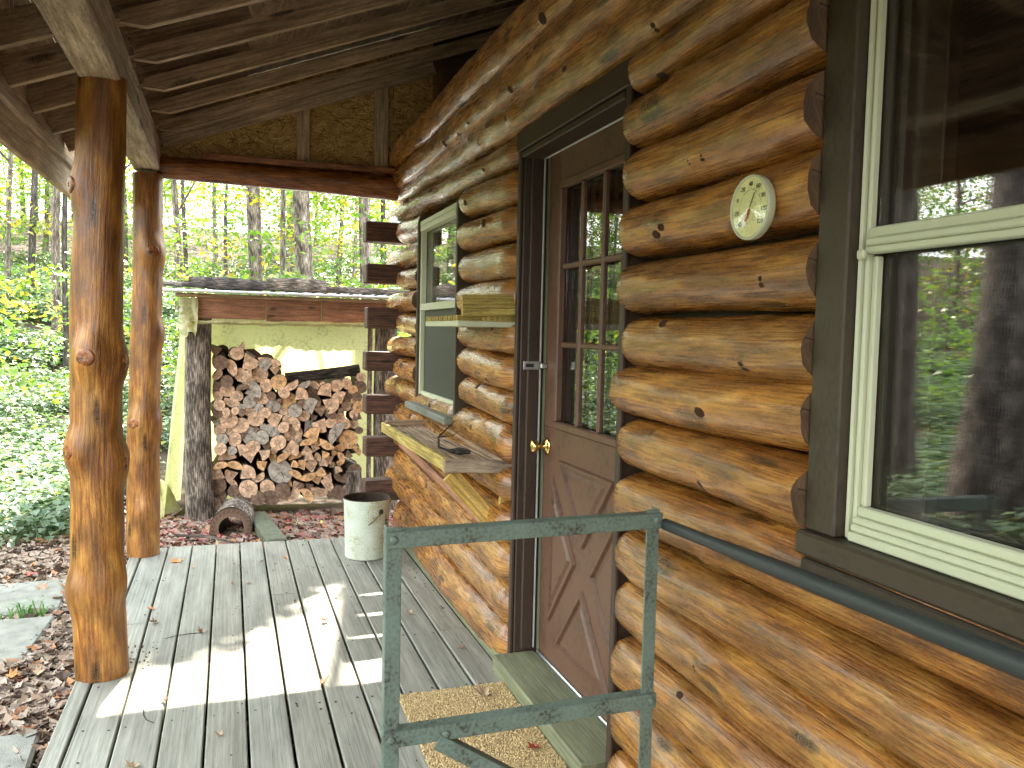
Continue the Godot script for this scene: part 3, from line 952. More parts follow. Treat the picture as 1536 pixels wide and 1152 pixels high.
# ---------------------------------------------------------------- things on the porch
func build_rail() -> void:
	var t := thing("metal_railing", "green painted angle-iron railing with a dark handrail along the log wall", "railing", Vector3(0.34, 0, -1.7))
	var o := -t.position
	var iron := func(called: String, p: Vector3, q: Vector3, s1: Vector3, s2: Vector3, w: float) -> void:
		var a := Acc.new()
		put_bar(a, o + p + s1 * w * 0.5, o + q + s1 * w * 0.5, s1, w, 0.005, 0.0015)
		put_bar(a, o + p + s2 * w * 0.5 + s1 * 0.0025, o + q + s2 * w * 0.5 + s1 * 0.0025, s2, w - 0.005, 0.005, 0.0015)
		obj(called, a.mesh(), mats.steel, t)
	iron.call("post", Vector3(0.315, 0.0, -1.704), Vector3(0.315, 1.0, -1.704), Vector3.RIGHT, Vector3.FORWARD, 0.034)
	iron.call("post", Vector3(0.972, 0.0, -1.704), Vector3(0.972, 1.008, -1.704), Vector3.LEFT, Vector3.FORWARD, 0.034)
	iron.call("rail", Vector3(0.312, 0.992, -1.695), Vector3(0.976, 1.000, -1.695), Vector3.DOWN, Vector3.FORWARD, 0.036)
	iron.call("rail", Vector3(0.312, 0.553, -1.695), Vector3(0.976, 0.560, -1.695), Vector3.DOWN, Vector3.FORWARD, 0.036)
	iron.call("brace", Vector3(0.44, 0.535, -1.688), Vector3(0.90, 0.235, -1.688), Vector3(-0.4, -0.6, 0).normalized(), Vector3.FORWARD, 0.034)
	for p in [Vector3(0.330, 0.975, -1.692), Vector3(0.962, 0.984, -1.692), Vector3(0.330, 0.536, -1.692), Vector3(0.962, 0.543, -1.692), Vector3(0.452, 0.533, -1.692)]:
		var a := Acc.new()
		put_lathe(a, Transform3D(Basis(Vector3.RIGHT, PI * 0.5), o + p), [Vector2(0.0095, -0.004), Vector2(0.0095, 0.002), Vector2(0.006, 0.0045), Vector2(0, 0.005)], 10)
		obj("bolt", a.mesh(), mats.steel, t)
	var hp := []
	var hr := []
	for i in 14:
		var f := i / 13.0
		hp.append(o + Vector3(lerpf(0.985, 0.962, f), 0.972 + 0.095 * f - 0.004 * sin(f * PI), lerpf(-1.70, 0.9, f)))
		hr.append(0.0135 if f < 0.1 else 0.017)
	obj("handrail", tube_mesh(hp, hr, 14, 0.05), mats.grip, t)


func tube_mesh(pts: Array, rad: Array, seg := 12, rough := 0.0, uvk := Vector2(1, 1)) -> ArrayMesh:
	var a := Acc.new()
	put_tube(a, pts, rad, seg, rough, uvk)
	return a.mesh()


func build_bucket() -> void:
	var t := thing("bucket", "dented pale paint bucket with rusty rim and wire handle on the porch", "bucket", Vector3(0.815, 0.0, -5.08))
	t.rotation.y = 0.25
	var a := Acc.new()
	put_lathe(a, Transform3D(), [Vector2(0.0, 0.012), Vector2(0.128, 0.012), Vector2(0.130, 0.0), Vector2(0.133, 0.004), Vector2(0.134, 0.10), Vector2(0.1365, 0.108), Vector2(0.135, 0.118), Vector2(0.139, 0.24), Vector2(0.1415, 0.25), Vector2(0.140, 0.258), Vector2(0.143, 0.358), Vector2(0.147, 0.362), Vector2(0.147, 0.370), Vector2(0.1405, 0.370)], 40)
	obj("body", a.mesh(), mats.pail, t)
	var b := Acc.new()
	put_lathe(b, Transform3D(), [Vector2(0.1404, 0.3695), Vector2(0.138, 0.35), Vector2(0.131, 0.02), Vector2(0.0, 0.02)], 40)
	obj("inside", b.mesh(), mats.rust, t)
	var rim := []
	var rr := []
	for i in 33:
		rim.append(Vector3(0.1445 * cos(TAU * i / 32), 0.371, 0.1445 * sin(TAU * i / 32)))
		rr.append(0.0038)
	obj("rim", tube_mesh(rim, rr, 6), mats.rust, t)
	for s in [-1.0, 1.0]:
		var e := Acc.new()
		var dir := Vector3(0.25 * s, 0, 0.97 * s).normalized()
		put_lathe(e, Transform3D(Basis(dir.cross(UP), dir, UP), dir * 0.141 + Vector3(0, 0.30, 0)), [Vector2(0.017, 0), Vector2(0.015, 0.006), Vector2(0.006, 0.008), Vector2(0.0, 0.010)], 14)
		obj("ear", e.mesh(), mats.ink, t)
	var hp := []
	var hr := []
	var d0 := Vector3(0.25, 0, 0.97).normalized()
	for i in 21:
		var f := i / 20.0
		var ang := PI * f
		var side := Vector3(-d0.z, 0, d0.x)
		hp.append(d0 * 0.152 * cos(ang) + Vector3(0, 0.30, 0) + (side * 0.92 + Vector3(0, -0.95, 0)).normalized() * 0.165 * sin(ang))
		hr.append(0.0022)
	obj("handle", tube_mesh(hp, hr, 6), mats.rust, t)
	# scraps of a printed label
	for q in [[0.62, 0.235, 0.026, 0.010], [0.62, 0.215, 0.022, 0.008], [0.60, 0.185, 0.03, 0.02], [0.64, 0.150, 0.018, 0.012], [0.56, 0.225, 0.006, 0.05]]:
		var m := Acc.new()
		var pts := []
		for i in 5:
			var an: float = q[0] + (i / 4.0 - 0.5) * q[2] / 0.14
			pts.append(Vector3(sin(an) * 0.1428, 0, cos(an) * 0.1428))
		for i in 4:
			var nn: Vector3 = pts[i].normalized()
			m.face([pts[i] + Vector3(0, q[1], 0), pts[i + 1] + Vector3(0, q[1], 0), pts[i + 1] + Vector3(0, q[1] + q[3], 0), pts[i] + Vector3(0, q[1] + q[3], 0)], nn, [Vector2.ZERO, Vector2.RIGHT, Vector2.ONE, Vector2.DOWN])
		obj("label_print", m.mesh(), mats.ink, t)


func build_mat() -> void:
	var t := thing("door_mat", "tan looped carpet mat lying before the brown door", "mat", Vector3(0.84, 0.002, -2.5))
	box("backing", t, mats.rug, Vector3(-0.222, 0, -0.53), Vector3(0.2, 0.010, 0.62), 0.003)
	var tuft := Acc.new()
	put_lathe(tuft, Transform3D(), [Vector2(0.0042, -0.002), Vector2(0.0040, 0.003), Vector2(0.0, 0.0065)], 6)
	var mm := MultiMesh.new()
	mm.transform_format = MultiMesh.TRANSFORM_3D
	mm.use_colors = true
	mm.mesh = tuft.mesh()
	mm.mesh.surface_set_material(0, mats.pile)
	var xf := []
	var zz := -0.53
	while zz < 0.30:
		var x := -0.224
		while x < 0.2:
			xf.append(Transform3D(Basis.from_euler(Vector3(rng.randf_range(-0.7, 0.7), rng.randf() * TAU, rng.randf_range(-0.7, 0.7))).scaled(Vector3.ONE * rng.randf_range(0.75, 1.3)), Vector3(x + rng.randf_range(-0.003, 0.003), 0.010, zz + rng.randf_range(-0.003, 0.003))))
			x += 0.0052
		zz += 0.0052
	mm.instance_count = xf.size()
	for i in xf.size():
		mm.set_instance_transform(i, xf[i])
		var tone := rng.randf_range(0.6, 1.35)
		mm.set_instance_color(i, Color(tone, tone, tone * 0.95))
	var o := MultiMeshInstance3D.new()
	o.name = "carpet_loops"
	o.multimesh = mm
	o.set_meta("kind", "stuff")
	t.add_child(o)


func text(parent: Node, s: String, at: Vector3, size: float, mt: Material, basis: Basis) -> void:
	var tm := TextMesh.new()
	var f := SystemFont.new()
	f.font_names = PackedStringArray(["Droid Sans"])
	tm.font = f
	tm.text = s
	tm.font_size = 32
	tm.pixel_size = size / 32.0
	tm.depth = 0.0006
	var o := obj("numeral", tm, mt, parent)
	o.transform = Transform3D(basis, at)


func build_thermometer() -> void:
	var t := thing("thermometer", "round yellowed dial thermometer hung on the log wall", "thermometer", Vector3(1.074, 1.702, -1.513))
	var face := Basis(Vector3.BACK, UP, Vector3.LEFT)   # x along +z ... read from outside, facing -x
	var turn := Basis(Vector3(0, 0, 1), Vector3(0, 1, 0), Vector3(-1, 0, 0))
	var a := Acc.new()
	var xf := Transform3D(Basis(Vector3.BACK, PI * 0.5), Vector3.ZERO)   # y of the lathe points to -x
	put_lathe(a, xf, [Vector2(0.0, -0.004), Vector2(0.064, -0.004), Vector2(0.069, 0.002), Vector2(0.070, 0.016), Vector2(0.068, 0.020), Vector2(0.065, 0.0195), Vector2(0.0645, 0.015)], 48)
	obj("case", a.mesh(), mats.cream, t)
	var b := Acc.new()
	put_lathe(b, xf, [Vector2(0.065, 0.0148), Vector2(0.0, 0.0152)], 48)
	obj("dial", b.mesh(), mats.dial, t)
	var nums := ["-40", "-20", "0", "20", "40", "60", "80", "100", "120"]
	for i in 9:
		var an := deg_to_rad(-132.0 + i * 33.0)
		text(t, nums[i], Vector3(-0.0162, cos(an) * 0.050 , sin(an) * 0.050), 0.0125, mats.ink, turn)
	for i in 45:
		var an := deg_to_rad(-132.0 + i * 6.0)
		var p := Vector3(-0.0158, cos(an) * 0.037, sin(an) * 0.037)
		var q := p * Vector3(1, 1.06, 1.06)
		bar("tick", t, mats.ink, p, q, Vector3(0, -sin(an), cos(an)).cross(Vector3.LEFT), 0.0009, 0.0006, 0.0001)
	var hand := deg_to_rad(28.0)
	var dir := Vector3(0, cos(hand), sin(hand))
	bar("pointer", t, mats.ink, Vector3(-0.0172, 0, 0), Vector3(-0.0172, 0, 0) + dir * 0.034, dir.cross(Vector3.LEFT), 0.002, 0.0008, 0.0002)
	bar("pointer_tail", t, mats.red, Vector3(-0.0172, 0, 0) - dir * 0.003, Vector3(-0.0172, 0, 0) - dir * 0.032, dir.cross(Vector3.LEFT), 0.007, 0.0008, 0.0002)
	var g := Acc.new()
	put_lathe(g, xf, [Vector2(0.0645, 0.0185), Vector2(0.0, 0.0205)], 36)
	obj("lens", g.mesh(), mats.glass, t)


func build_trays() -> void:
	# upper rack
	var t := thing("slotted_rack", "small wooden rack with slotted shelf and yellowed end board beside the sash window", "rack", Vector3(1.0, 1.475, -3.49))
	bar("end_board", t, mats.pale, Vector3(-0.115, 0.052, 0.29), Vector3(0.125, 0.062, 0.29), UP, 0.088, 0.022, 0.004)
	box("end_cleat", t, mats.rafter, Vector3(0.126, 0.0, 0.27), Vector3(0.15, 0.15, 0.31), 0.004)
	box("shelf", t, mats.pale, Vector3(-0.02, -0.008, -0.30), Vector3(0.13, 0.016, 0.278), 0.003)
	for i in 14:
		var z := -0.295 + i * 0.0415
		box("tooth", t, mats.pale, Vector3(-0.125, -0.008, z), Vector3(-0.021, 0.014, z + 0.022), 0.002, rng.randf_range(0.85, 1.05))
	box("under_board", t, mats.cream, Vector3(-0.125, -0.032, -0.305), Vector3(0.13, -0.0085, 0.28), 0.003)
	# lower tray on a folding bracket
	var w := thing("drying_tray", "wooden slatted tray on a folding triangular bracket below the sash window", "tray", Vector3(1.0, 0.85, -3.97))
	bar("side_board", w, mats.pale, Vector3(-0.145, 0.0, -0.80), Vector3(-0.145, 0.015, 0.68), UP, 0.056, 0.022, 0.003)
	bar("end_board", w, mats.beam, Vector3(-0.155, 0.012, 0.692), Vector3(0.15, -0.005, 0.692), UP, 0.055, 0.022, 0.003, 0.9)
	box("wall_board", w, mats.rafter, Vector3(0.13, -0.02, -0.80), Vector3(0.152, 0.045, 0.68), 0.003)
	box("far_board", w, mats.rafter, Vector3(-0.133, -0.03, -0.80), Vector3(0.13, 0.04, -0.78), 0.003)
	for i in 9:
		var x := -0.12 + i * 0.028
		box("slat", w, mats.rafter, Vector3(x, -0.012 + rng.randf_range(-0.002, 0.002), -0.779), Vector3(x + 0.019, 0.004, 0.68), 0.002, rng.randf_range(0.9, 1.5))
	for z in [-0.5, 0.1, 0.6]:
		box("cross_bar", w, mats.rafter, Vector3(-0.133, -0.034, z), Vector3(0.13, -0.0145, z + 0.03), 0.002)
	# bracket
	bar("bracket_strut", w, mats.fresh, Vector3(-0.10, -0.045, 0.58), Vector3(0.125, -0.30, 0.58), Vector3.BACK, 0.02, 0.075, 0.003)
	bar("bracket_post", w, mats.fresh, Vector3(0.135, -0.04, 0.64), Vector3(0.115, -0.34, 0.64), Vector3.BACK, 0.02, 0.04, 0.003)
	bar("bracket_rail", w, mats.redboard, Vector3(-0.12, -0.035, -0.4), Vector3(0.10, -0.30, 0.55), UP, 0.045, 0.02, 0.003)
	bar("bracket_strut", w, mats.redboard, Vector3(-0.10, -0.045, -0.45), Vector3(0.10, -0.26, -0.45), Vector3.BACK, 0.02, 0.06, 0.003)
	# a twig in the tray
	var tw := thing("twig", "dry crooked twig lying in the wooden tray", "twig", Vector3(0.98, 0.862, -3.72))
	var pts := [Vector3(-0.02, 0.012, 0.16), Vector3(-0.06, 0.02, 0.05), Vector3(-0.03, 0.05, -0.08), Vector3(0.02, 0.07, -0.16), Vector3(0.09, 0.12, -0.2)]
	obj("stem", tube_mesh(pts, [0.006, 0.006, 0.005, 0.004, 0.002], 6), mats.barkdark, tw)
	obj("side_shoot", tube_mesh([Vector3(-0.03, 0.05, -0.08), Vector3(0.03, 0.06, -0.05), Vector3(0.07, 0.09, -0.02)], [0.004, 0.003, 0.001], 6), mats.barkdark, tw)
	var lump := obj("bark_lump", tube_mesh([Vector3(-0.03, 0.012, 0.12), Vector3(0.01, 0.016, 0.16), Vector3(0.06, 0.012, 0.17)], [0.008, 0.018, 0.009], 8, 0.4), mats.barkdark, tw)


# ---------------------------------------------------------------- fallen leaves
func maple_leaf(curl: float, sd: int) -> ArrayMesh:
	var r := RandomNumberGenerator.new()
	r.seed = sd
	var tips := [[0.0, 1.0], [0.28, 0.52], [0.62, 0.88], [0.95, 0.45], [1.45, 0.66], [1.9, 0.32], [2.5, 0.42], [PI, 0.16]]
	var pts := []
	for i in tips.size():
		pts.append(Vector2.from_angle(PI * 0.5 - tips[i][0]) * tips[i][1])
	for i in range(tips.size() - 2, 0, -1):
		pts.append(Vector2.from_angle(PI * 0.5 + tips[i][0]) * tips[i][1])
	var a := Acc.new()
	var lift := func(p: Vector2) -> Vector3:
		var d := p.length()
		return Vector3(p.x, curl * d * d * (0.6 + 0.5 * sin(p.angle() * 3.0 + sd)) + curl * 0.3 * absf(p.x), -p.y) * 0.5
	var n := pts.size()
	for i in n:
		var p: Vector2 = pts[i]
		var q: Vector2 = pts[(i + 1) % n]
		for s in [[Vector2.ZERO, p * 0.5, q * 0.5], [p * 0.5, p, q], [p * 0.5, q, q * 0.5]]:
			var x: Vector3 = lift.call(s[0])
			var y: Vector3 = lift.call(s[1])
			var z: Vector3 = lift.call(s[2])
			var nn := (y - x).cross(z - x).normalized()
			if nn.y < 0: nn = -nn
			a.face([x, y, z], nn, [s[0], s[1], s[2]])
	put_bar(a, Vector3(0, 0, 0.06), Vector3(0.02, 0.03 * curl + 0.01, 0.42), Vector3.RIGHT, 0.012, 0.012, 0.001)
	return a.mesh()


func build_fallen() -> void:
	var shapes := [maple_leaf(0.35, 1), maple_leaf(0.7, 2), maple_leaf(1.1, 3), maple_leaf(-0.5, 4)]
	var tints := {"orange": Color(0.52, 0.20, 0.05), "brown": Color(0.26, 0.15, 0.08), "red": Color(0.40, 0.06, 0.04), "yellow": Color(0.62, 0.46, 0.08), "tan": Color(0.42, 0.30, 0.18)}
	var lm := {}
	for k in tints:
		var m := (mats.maple as StandardMaterial3D).duplicate() as StandardMaterial3D
		m.albedo_color = tints[k].linear_to_srgb()
		lm[k] = m
	# on the planks: x, z, size, tint, shape, turn
	for l in [[-0.30, -5.2, 0.13, "orange", 0, 0.3, "large orange maple leaf lying flat near the corner post"], [0.33, -5.10, 0.06, "orange", 2, 1.0, ""], [0.44, -3.95, 0.075, "orange", 2, 2.2, "curled orange leaf lying in the sunlit patch of the porch floor"],
			[-0.12, -3.95, 0.06, "brown", 2, 0.8, ""], [-0.365, -4.35, 0.07, "orange", 1, 1.9, ""], [-0.34, -4.15, 0.07, "brown", 2, 3.0, ""], [-0.50, -3.95, 0.075, "orange", 1, 0.2, ""],
			[-0.235, -3.25, 0.06, "brown", 2, 4.0, ""], [0.35, -3.24, 0.07, "tan", 2, 5.0, ""], [-0.29, -2.78, 0.085, "tan", 2, 2.6, ""], [-0.03, -2.92, 0.05, "tan", 1, 1.0, ""], [-0.2, -5.05, 0.05, "tan", 1, 0.0, ""],
			[0.06, -5.0, 0.04, "brown", 2, 2.0, ""], [0.18, -5.08, 0.045, "brown", 2, 4.0, ""], [0.10, -4.65, 0.05, "brown", 1, 1.3, ""], [0.02, -4.65, 0.04, "brown", 2, 0.4, ""], [0.86, -3.95, 0.07, "tan", 1, 0.9, ""], [0.98, -3.45, 0.05, "brown", 2, 3.9, ""]]:
		var o := obj("fallen_leaf", shapes[l[4]], lm[l[3]])
		o.transform = Transform3D(Basis(UP, l[5]).scaled(Vector3.ONE * l[2]), Vector3(l[0], 0.004 + (0.25 * l[2] if l[4] == 3 else 0.0), l[1]))
		tag(o, l[6] if l[6] else "small curled %s leaf fallen on the grey porch planks" % l[3], "leaf", "leaves fallen on the porch floor")
	for l in [[0.93, -2.92, 0.10, "tan", 2, 0.5, "curled tan leaf lying on the carpet mat"], [0.98, -2.50, 0.085, "red", 1, 2.5, "dark red leaf lying on the carpet mat"]]:
		var o := obj("fallen_leaf", shapes[l[4]], lm[l[3]])
		o.transform = Transform3D(Basis(UP, l[5]).scaled(Vector3.ONE * l[2]), Vector3(l[0], 0.021, l[1]))
		tag(o, l[6], "leaf")
	# on the litter beside and behind the porch
	var r := RandomNumberGenerator.new()
	r.seed = 77
	var kinds := ["orange", "orange", "tan", "red", "yellow", "brown"]
	for i in 60:
		var x := r.randf_range(-2.4, -0.70)
		var z := r.randf_range(-6.5, -2.6)
		if i > 40:
			x = r.randf_range(-0.1, 0.9)
			z = r.randf_range(-6.8, -5.75)
		var k: String = kinds[r.randi() % 6]
		if i > 40 and i < 48: k = "red"
		var o := obj("fallen_leaf", shapes[r.randi() % 3], lm[k])
		o.transform = Transform3D(Basis.from_euler(Vector3(r.randf_range(-0.4, 0.4), r.randf() * TAU, r.randf_range(-0.4, 0.4))).scaled(Vector3.ONE * r.randf_range(0.07, 0.13)), Vector3(x, ground_y(x, z) + 0.045, z))
		if i > 40: tag(o, "%s maple leaf on the litter before the woodpile" % k, "leaf", "leaves before the woodpile")
		else: tag(o, "%s maple leaf on the litter beside the porch" % k, "leaf", "leaves beside the porch")


# ---------------------------------------------------------------- woodshed
func build_shed() -> void:
	var t := thing("woodshed", "lean-to woodshed on bark posts with metal roof and plastic tarp walls", "shed", Vector3(0.5, -0.1, -7.3))
	var o := -t.position
	var gy := -0.14
	for p in [[-0.235, -6.98, 0.103, 1.62], [1.27, -6.98, 0.10, 1.62], [-0.235, -8.1, 0.08, 1.5], [1.30, -8.1, 0.08, 1.5]]:
		obj("post", tube_mesh([o + Vector3(p[0] + 0.01, gy - 0.1, p[1]), o + Vector3(p[0], 0.25, p[1]), o + Vector3(p[0] - 0.008, 0.8, p[1]), o + Vector3(p[0], p[3], p[1])], [p[2] * 1.12, p[2], p[2] * 0.96, p[2] * 0.93], 26, 0.10, Vector2(2, 2.2)), mats.bark, t)
	box("side_pole", t, mats.bark, o + Vector3(1.105, gy, -6.95), o + Vector3(1.14, 1.5, -6.91), 0.004)
	# corrugated sheet
	var a := Acc.new()
	var n := 90
	for s in 2:
		var first := a.v.size()
		for i in n + 1:
			var x := lerpf(-0.52, 1.75, float(i) / n)
			var y := 0.010 * sin(i * PI * 0.5) - s * 0.003
			for z in [-6.68, -8.3]:
				var yy := 1.70 + y + (0.045 if z < -8.0 else 0.0)
				a.vert(o + Vector3(x, yy, z), Vector3(-cos(i * PI * 0.5) * 0.5, 1, 0).normalized() * (1.0 if s == 0 else -1.0), Vector2(x, z))
		for i in n:
			var k := first + i * 2
			a.tri(k, k + 1, k + 3)
			a.tri(k, k + 3, k + 2)
	obj("roof_sheet", a.mesh(), mats.sheet, t)
	box("roof_edge", t, mats.sheet, o + Vector3(-0.52, 1.677, -6.70), o + Vector3(1.75, 1.697, -6.675), 0.004)
	for b in [[-0.25, 0.272, 1.0], [0.277, 0.71, 0.9], [0.716, 1.25, 1.15]]:
		box("header_board", t, mats.redboard, o + Vector3(b[0], 1.475 + rng.randf_range(-0.008, 0.008), -6.90), o + Vector3(b[1], 1.645, -6.865), 0.004, b[2])
	box("rafter_pole", t, mats.rafter, o + Vector3(-0.40, 1.645, -6.95), o + Vector3(1.6, 1.675, -6.85), 0.004)
	# tarp: back wall, side wall, roll along the header and the bunch at the corner
	var cloth := func(called: String, f: Callable, nu: int, nv: int) -> void:
		var c := Acc.new()
		for i in nu + 1:
			for j in nv + 1:
				var u := float(i) / nu
				var v := float(j) / nv
				var p: Vector3 = f.call(u, v)
				var du: Vector3 = f.call(u + 0.01, v) - p
				var dv: Vector3 = f.call(u, v + 0.01) - p
				var nn := du.cross(dv).normalized()
				if nn.z < 0: nn = -nn
				c.vert(o + p, nn, Vector2(p.x, p.y))
		for i in nu:
			for j in nv:
				var k := i * (nv + 1) + j
				c.tri(k, k + 1, k + nv + 2)
				c.tri(k, k + nv + 2, k + nv + 1)
		obj(called, c.mesh(), mats.tarp, t)
	cloth.call("tarp_back", func(u: float, v: float) -> Vector3:
		return Vector3(lerpf(-0.33, 1.42, u), lerpf(-0.15, 1.67, v), -7.78 + 0.05 * wob.get_noise_2d(u * 3.0, v * 2.0) + 0.012 * sin(u * 31.0 + 3.0 * v) * v), 60, 24)
	cloth.call("tarp_side", func(u: float, v: float) -> Vector3:
		var fl := 1.0 - v
		return Vector3(-0.345 - 0.19 * fl * (1.0 - 0.5 * u) + 0.02 * sin(u * 20.0 + v * 2.0), lerpf(-0.16, 1.55, v), lerpf(-7.04, -7.9, u) + 0.02 * sin(v * 14.0)), 40, 24)
	cloth.call("tarp_hem", func(u: float, v: float) -> Vector3:
		return Vector3(lerpf(-0.30, 1.15, u), 1.468 - 0.035 * v + 0.010 * wob.get_noise_2d(u * 9.0, v) + 0.012 * u, -6.862 + 0.035 * sin(v * PI) - 0.03 * v), 60, 6)
	cloth.call("tarp_bunch", func(u: float, v: float) -> Vector3:
		var an := lerpf(-0.3, 2.6, u)
		var rr := 0.115 + 0.035 * sin(u * 17.0 + v * 4.0) + 0.03 * wob.get_noise_2d(u * 5.0, v * 4.0)
		return Vector3(-0.27 - rr * sin(an) * (0.9 - 0.25 * v), lerpf(1.64, 1.36, v) + 0.03 * sin(u * 9.0) * v - 0.05 * v * absf(u - 0.5), -6.93 + rr * cos(an) * 0.8), 40, 14)
	cloth.call("tarp_heap", func(u: float, v: float) -> Vector3:
		var an := TAU * u
		return Vector3(-0.55 + 0.16 * cos(an) * v, gy + 0.20 * (1.0 - v * v) * (1.0 + 0.3 * sin(an * 4.0)) + 0.02, -7.3 + 0.18 * sin(an) * v), 30, 10)

	# branches weighing down the roof
	var bl := [["dark split branch weighing down the shed roof, ragged at one end", [Vector3(-0.30, 1.762, -6.85), Vector3(-0.05, 1.755, -6.82), Vector3(0.27, 1.757, -6.84)], [0.042, 0.050, 0.040], "barkdark"],
		["thick grey bark log lying on the metal shed roof", [Vector3(0.275, 1.765, -6.86), Vector3(0.5, 1.77, -6.84), Vector3(0.74, 1.765, -6.86)], [0.05, 0.058, 0.048], "bark"],
		["long thin pole lying on the shed roof toward the cabin corner", [Vector3(0.70, 1.745, -6.9), Vector3(1.1, 1.742, -6.9), Vector3(1.5, 1.74, -6.92)], [0.028, 0.026, 0.022], "bark"],
		["weathered stick lying along the shed roof edge", [Vector3(-0.5, 1.737, -6.76), Vector3(-0.4, 1.738, -6.8), Vector3(-0.26, 1.742, -6.95)], [0.016, 0.02, 0.02], "barkpale"]]
	for b in bl:
		var p0: Vector3 = b[1][0]
		var e := thing("roof_log", b[0], "log", Vector3(p0.x, 1.71, p0.z), "wood lying on the shed roof")
		var pp := []
		for p in b[1]: pp.append(p - e.position)
		obj("trunk_piece", tube_mesh(pp, b[2], 14, 0.3, Vector2(1, 3)), mats[b[3]], e)


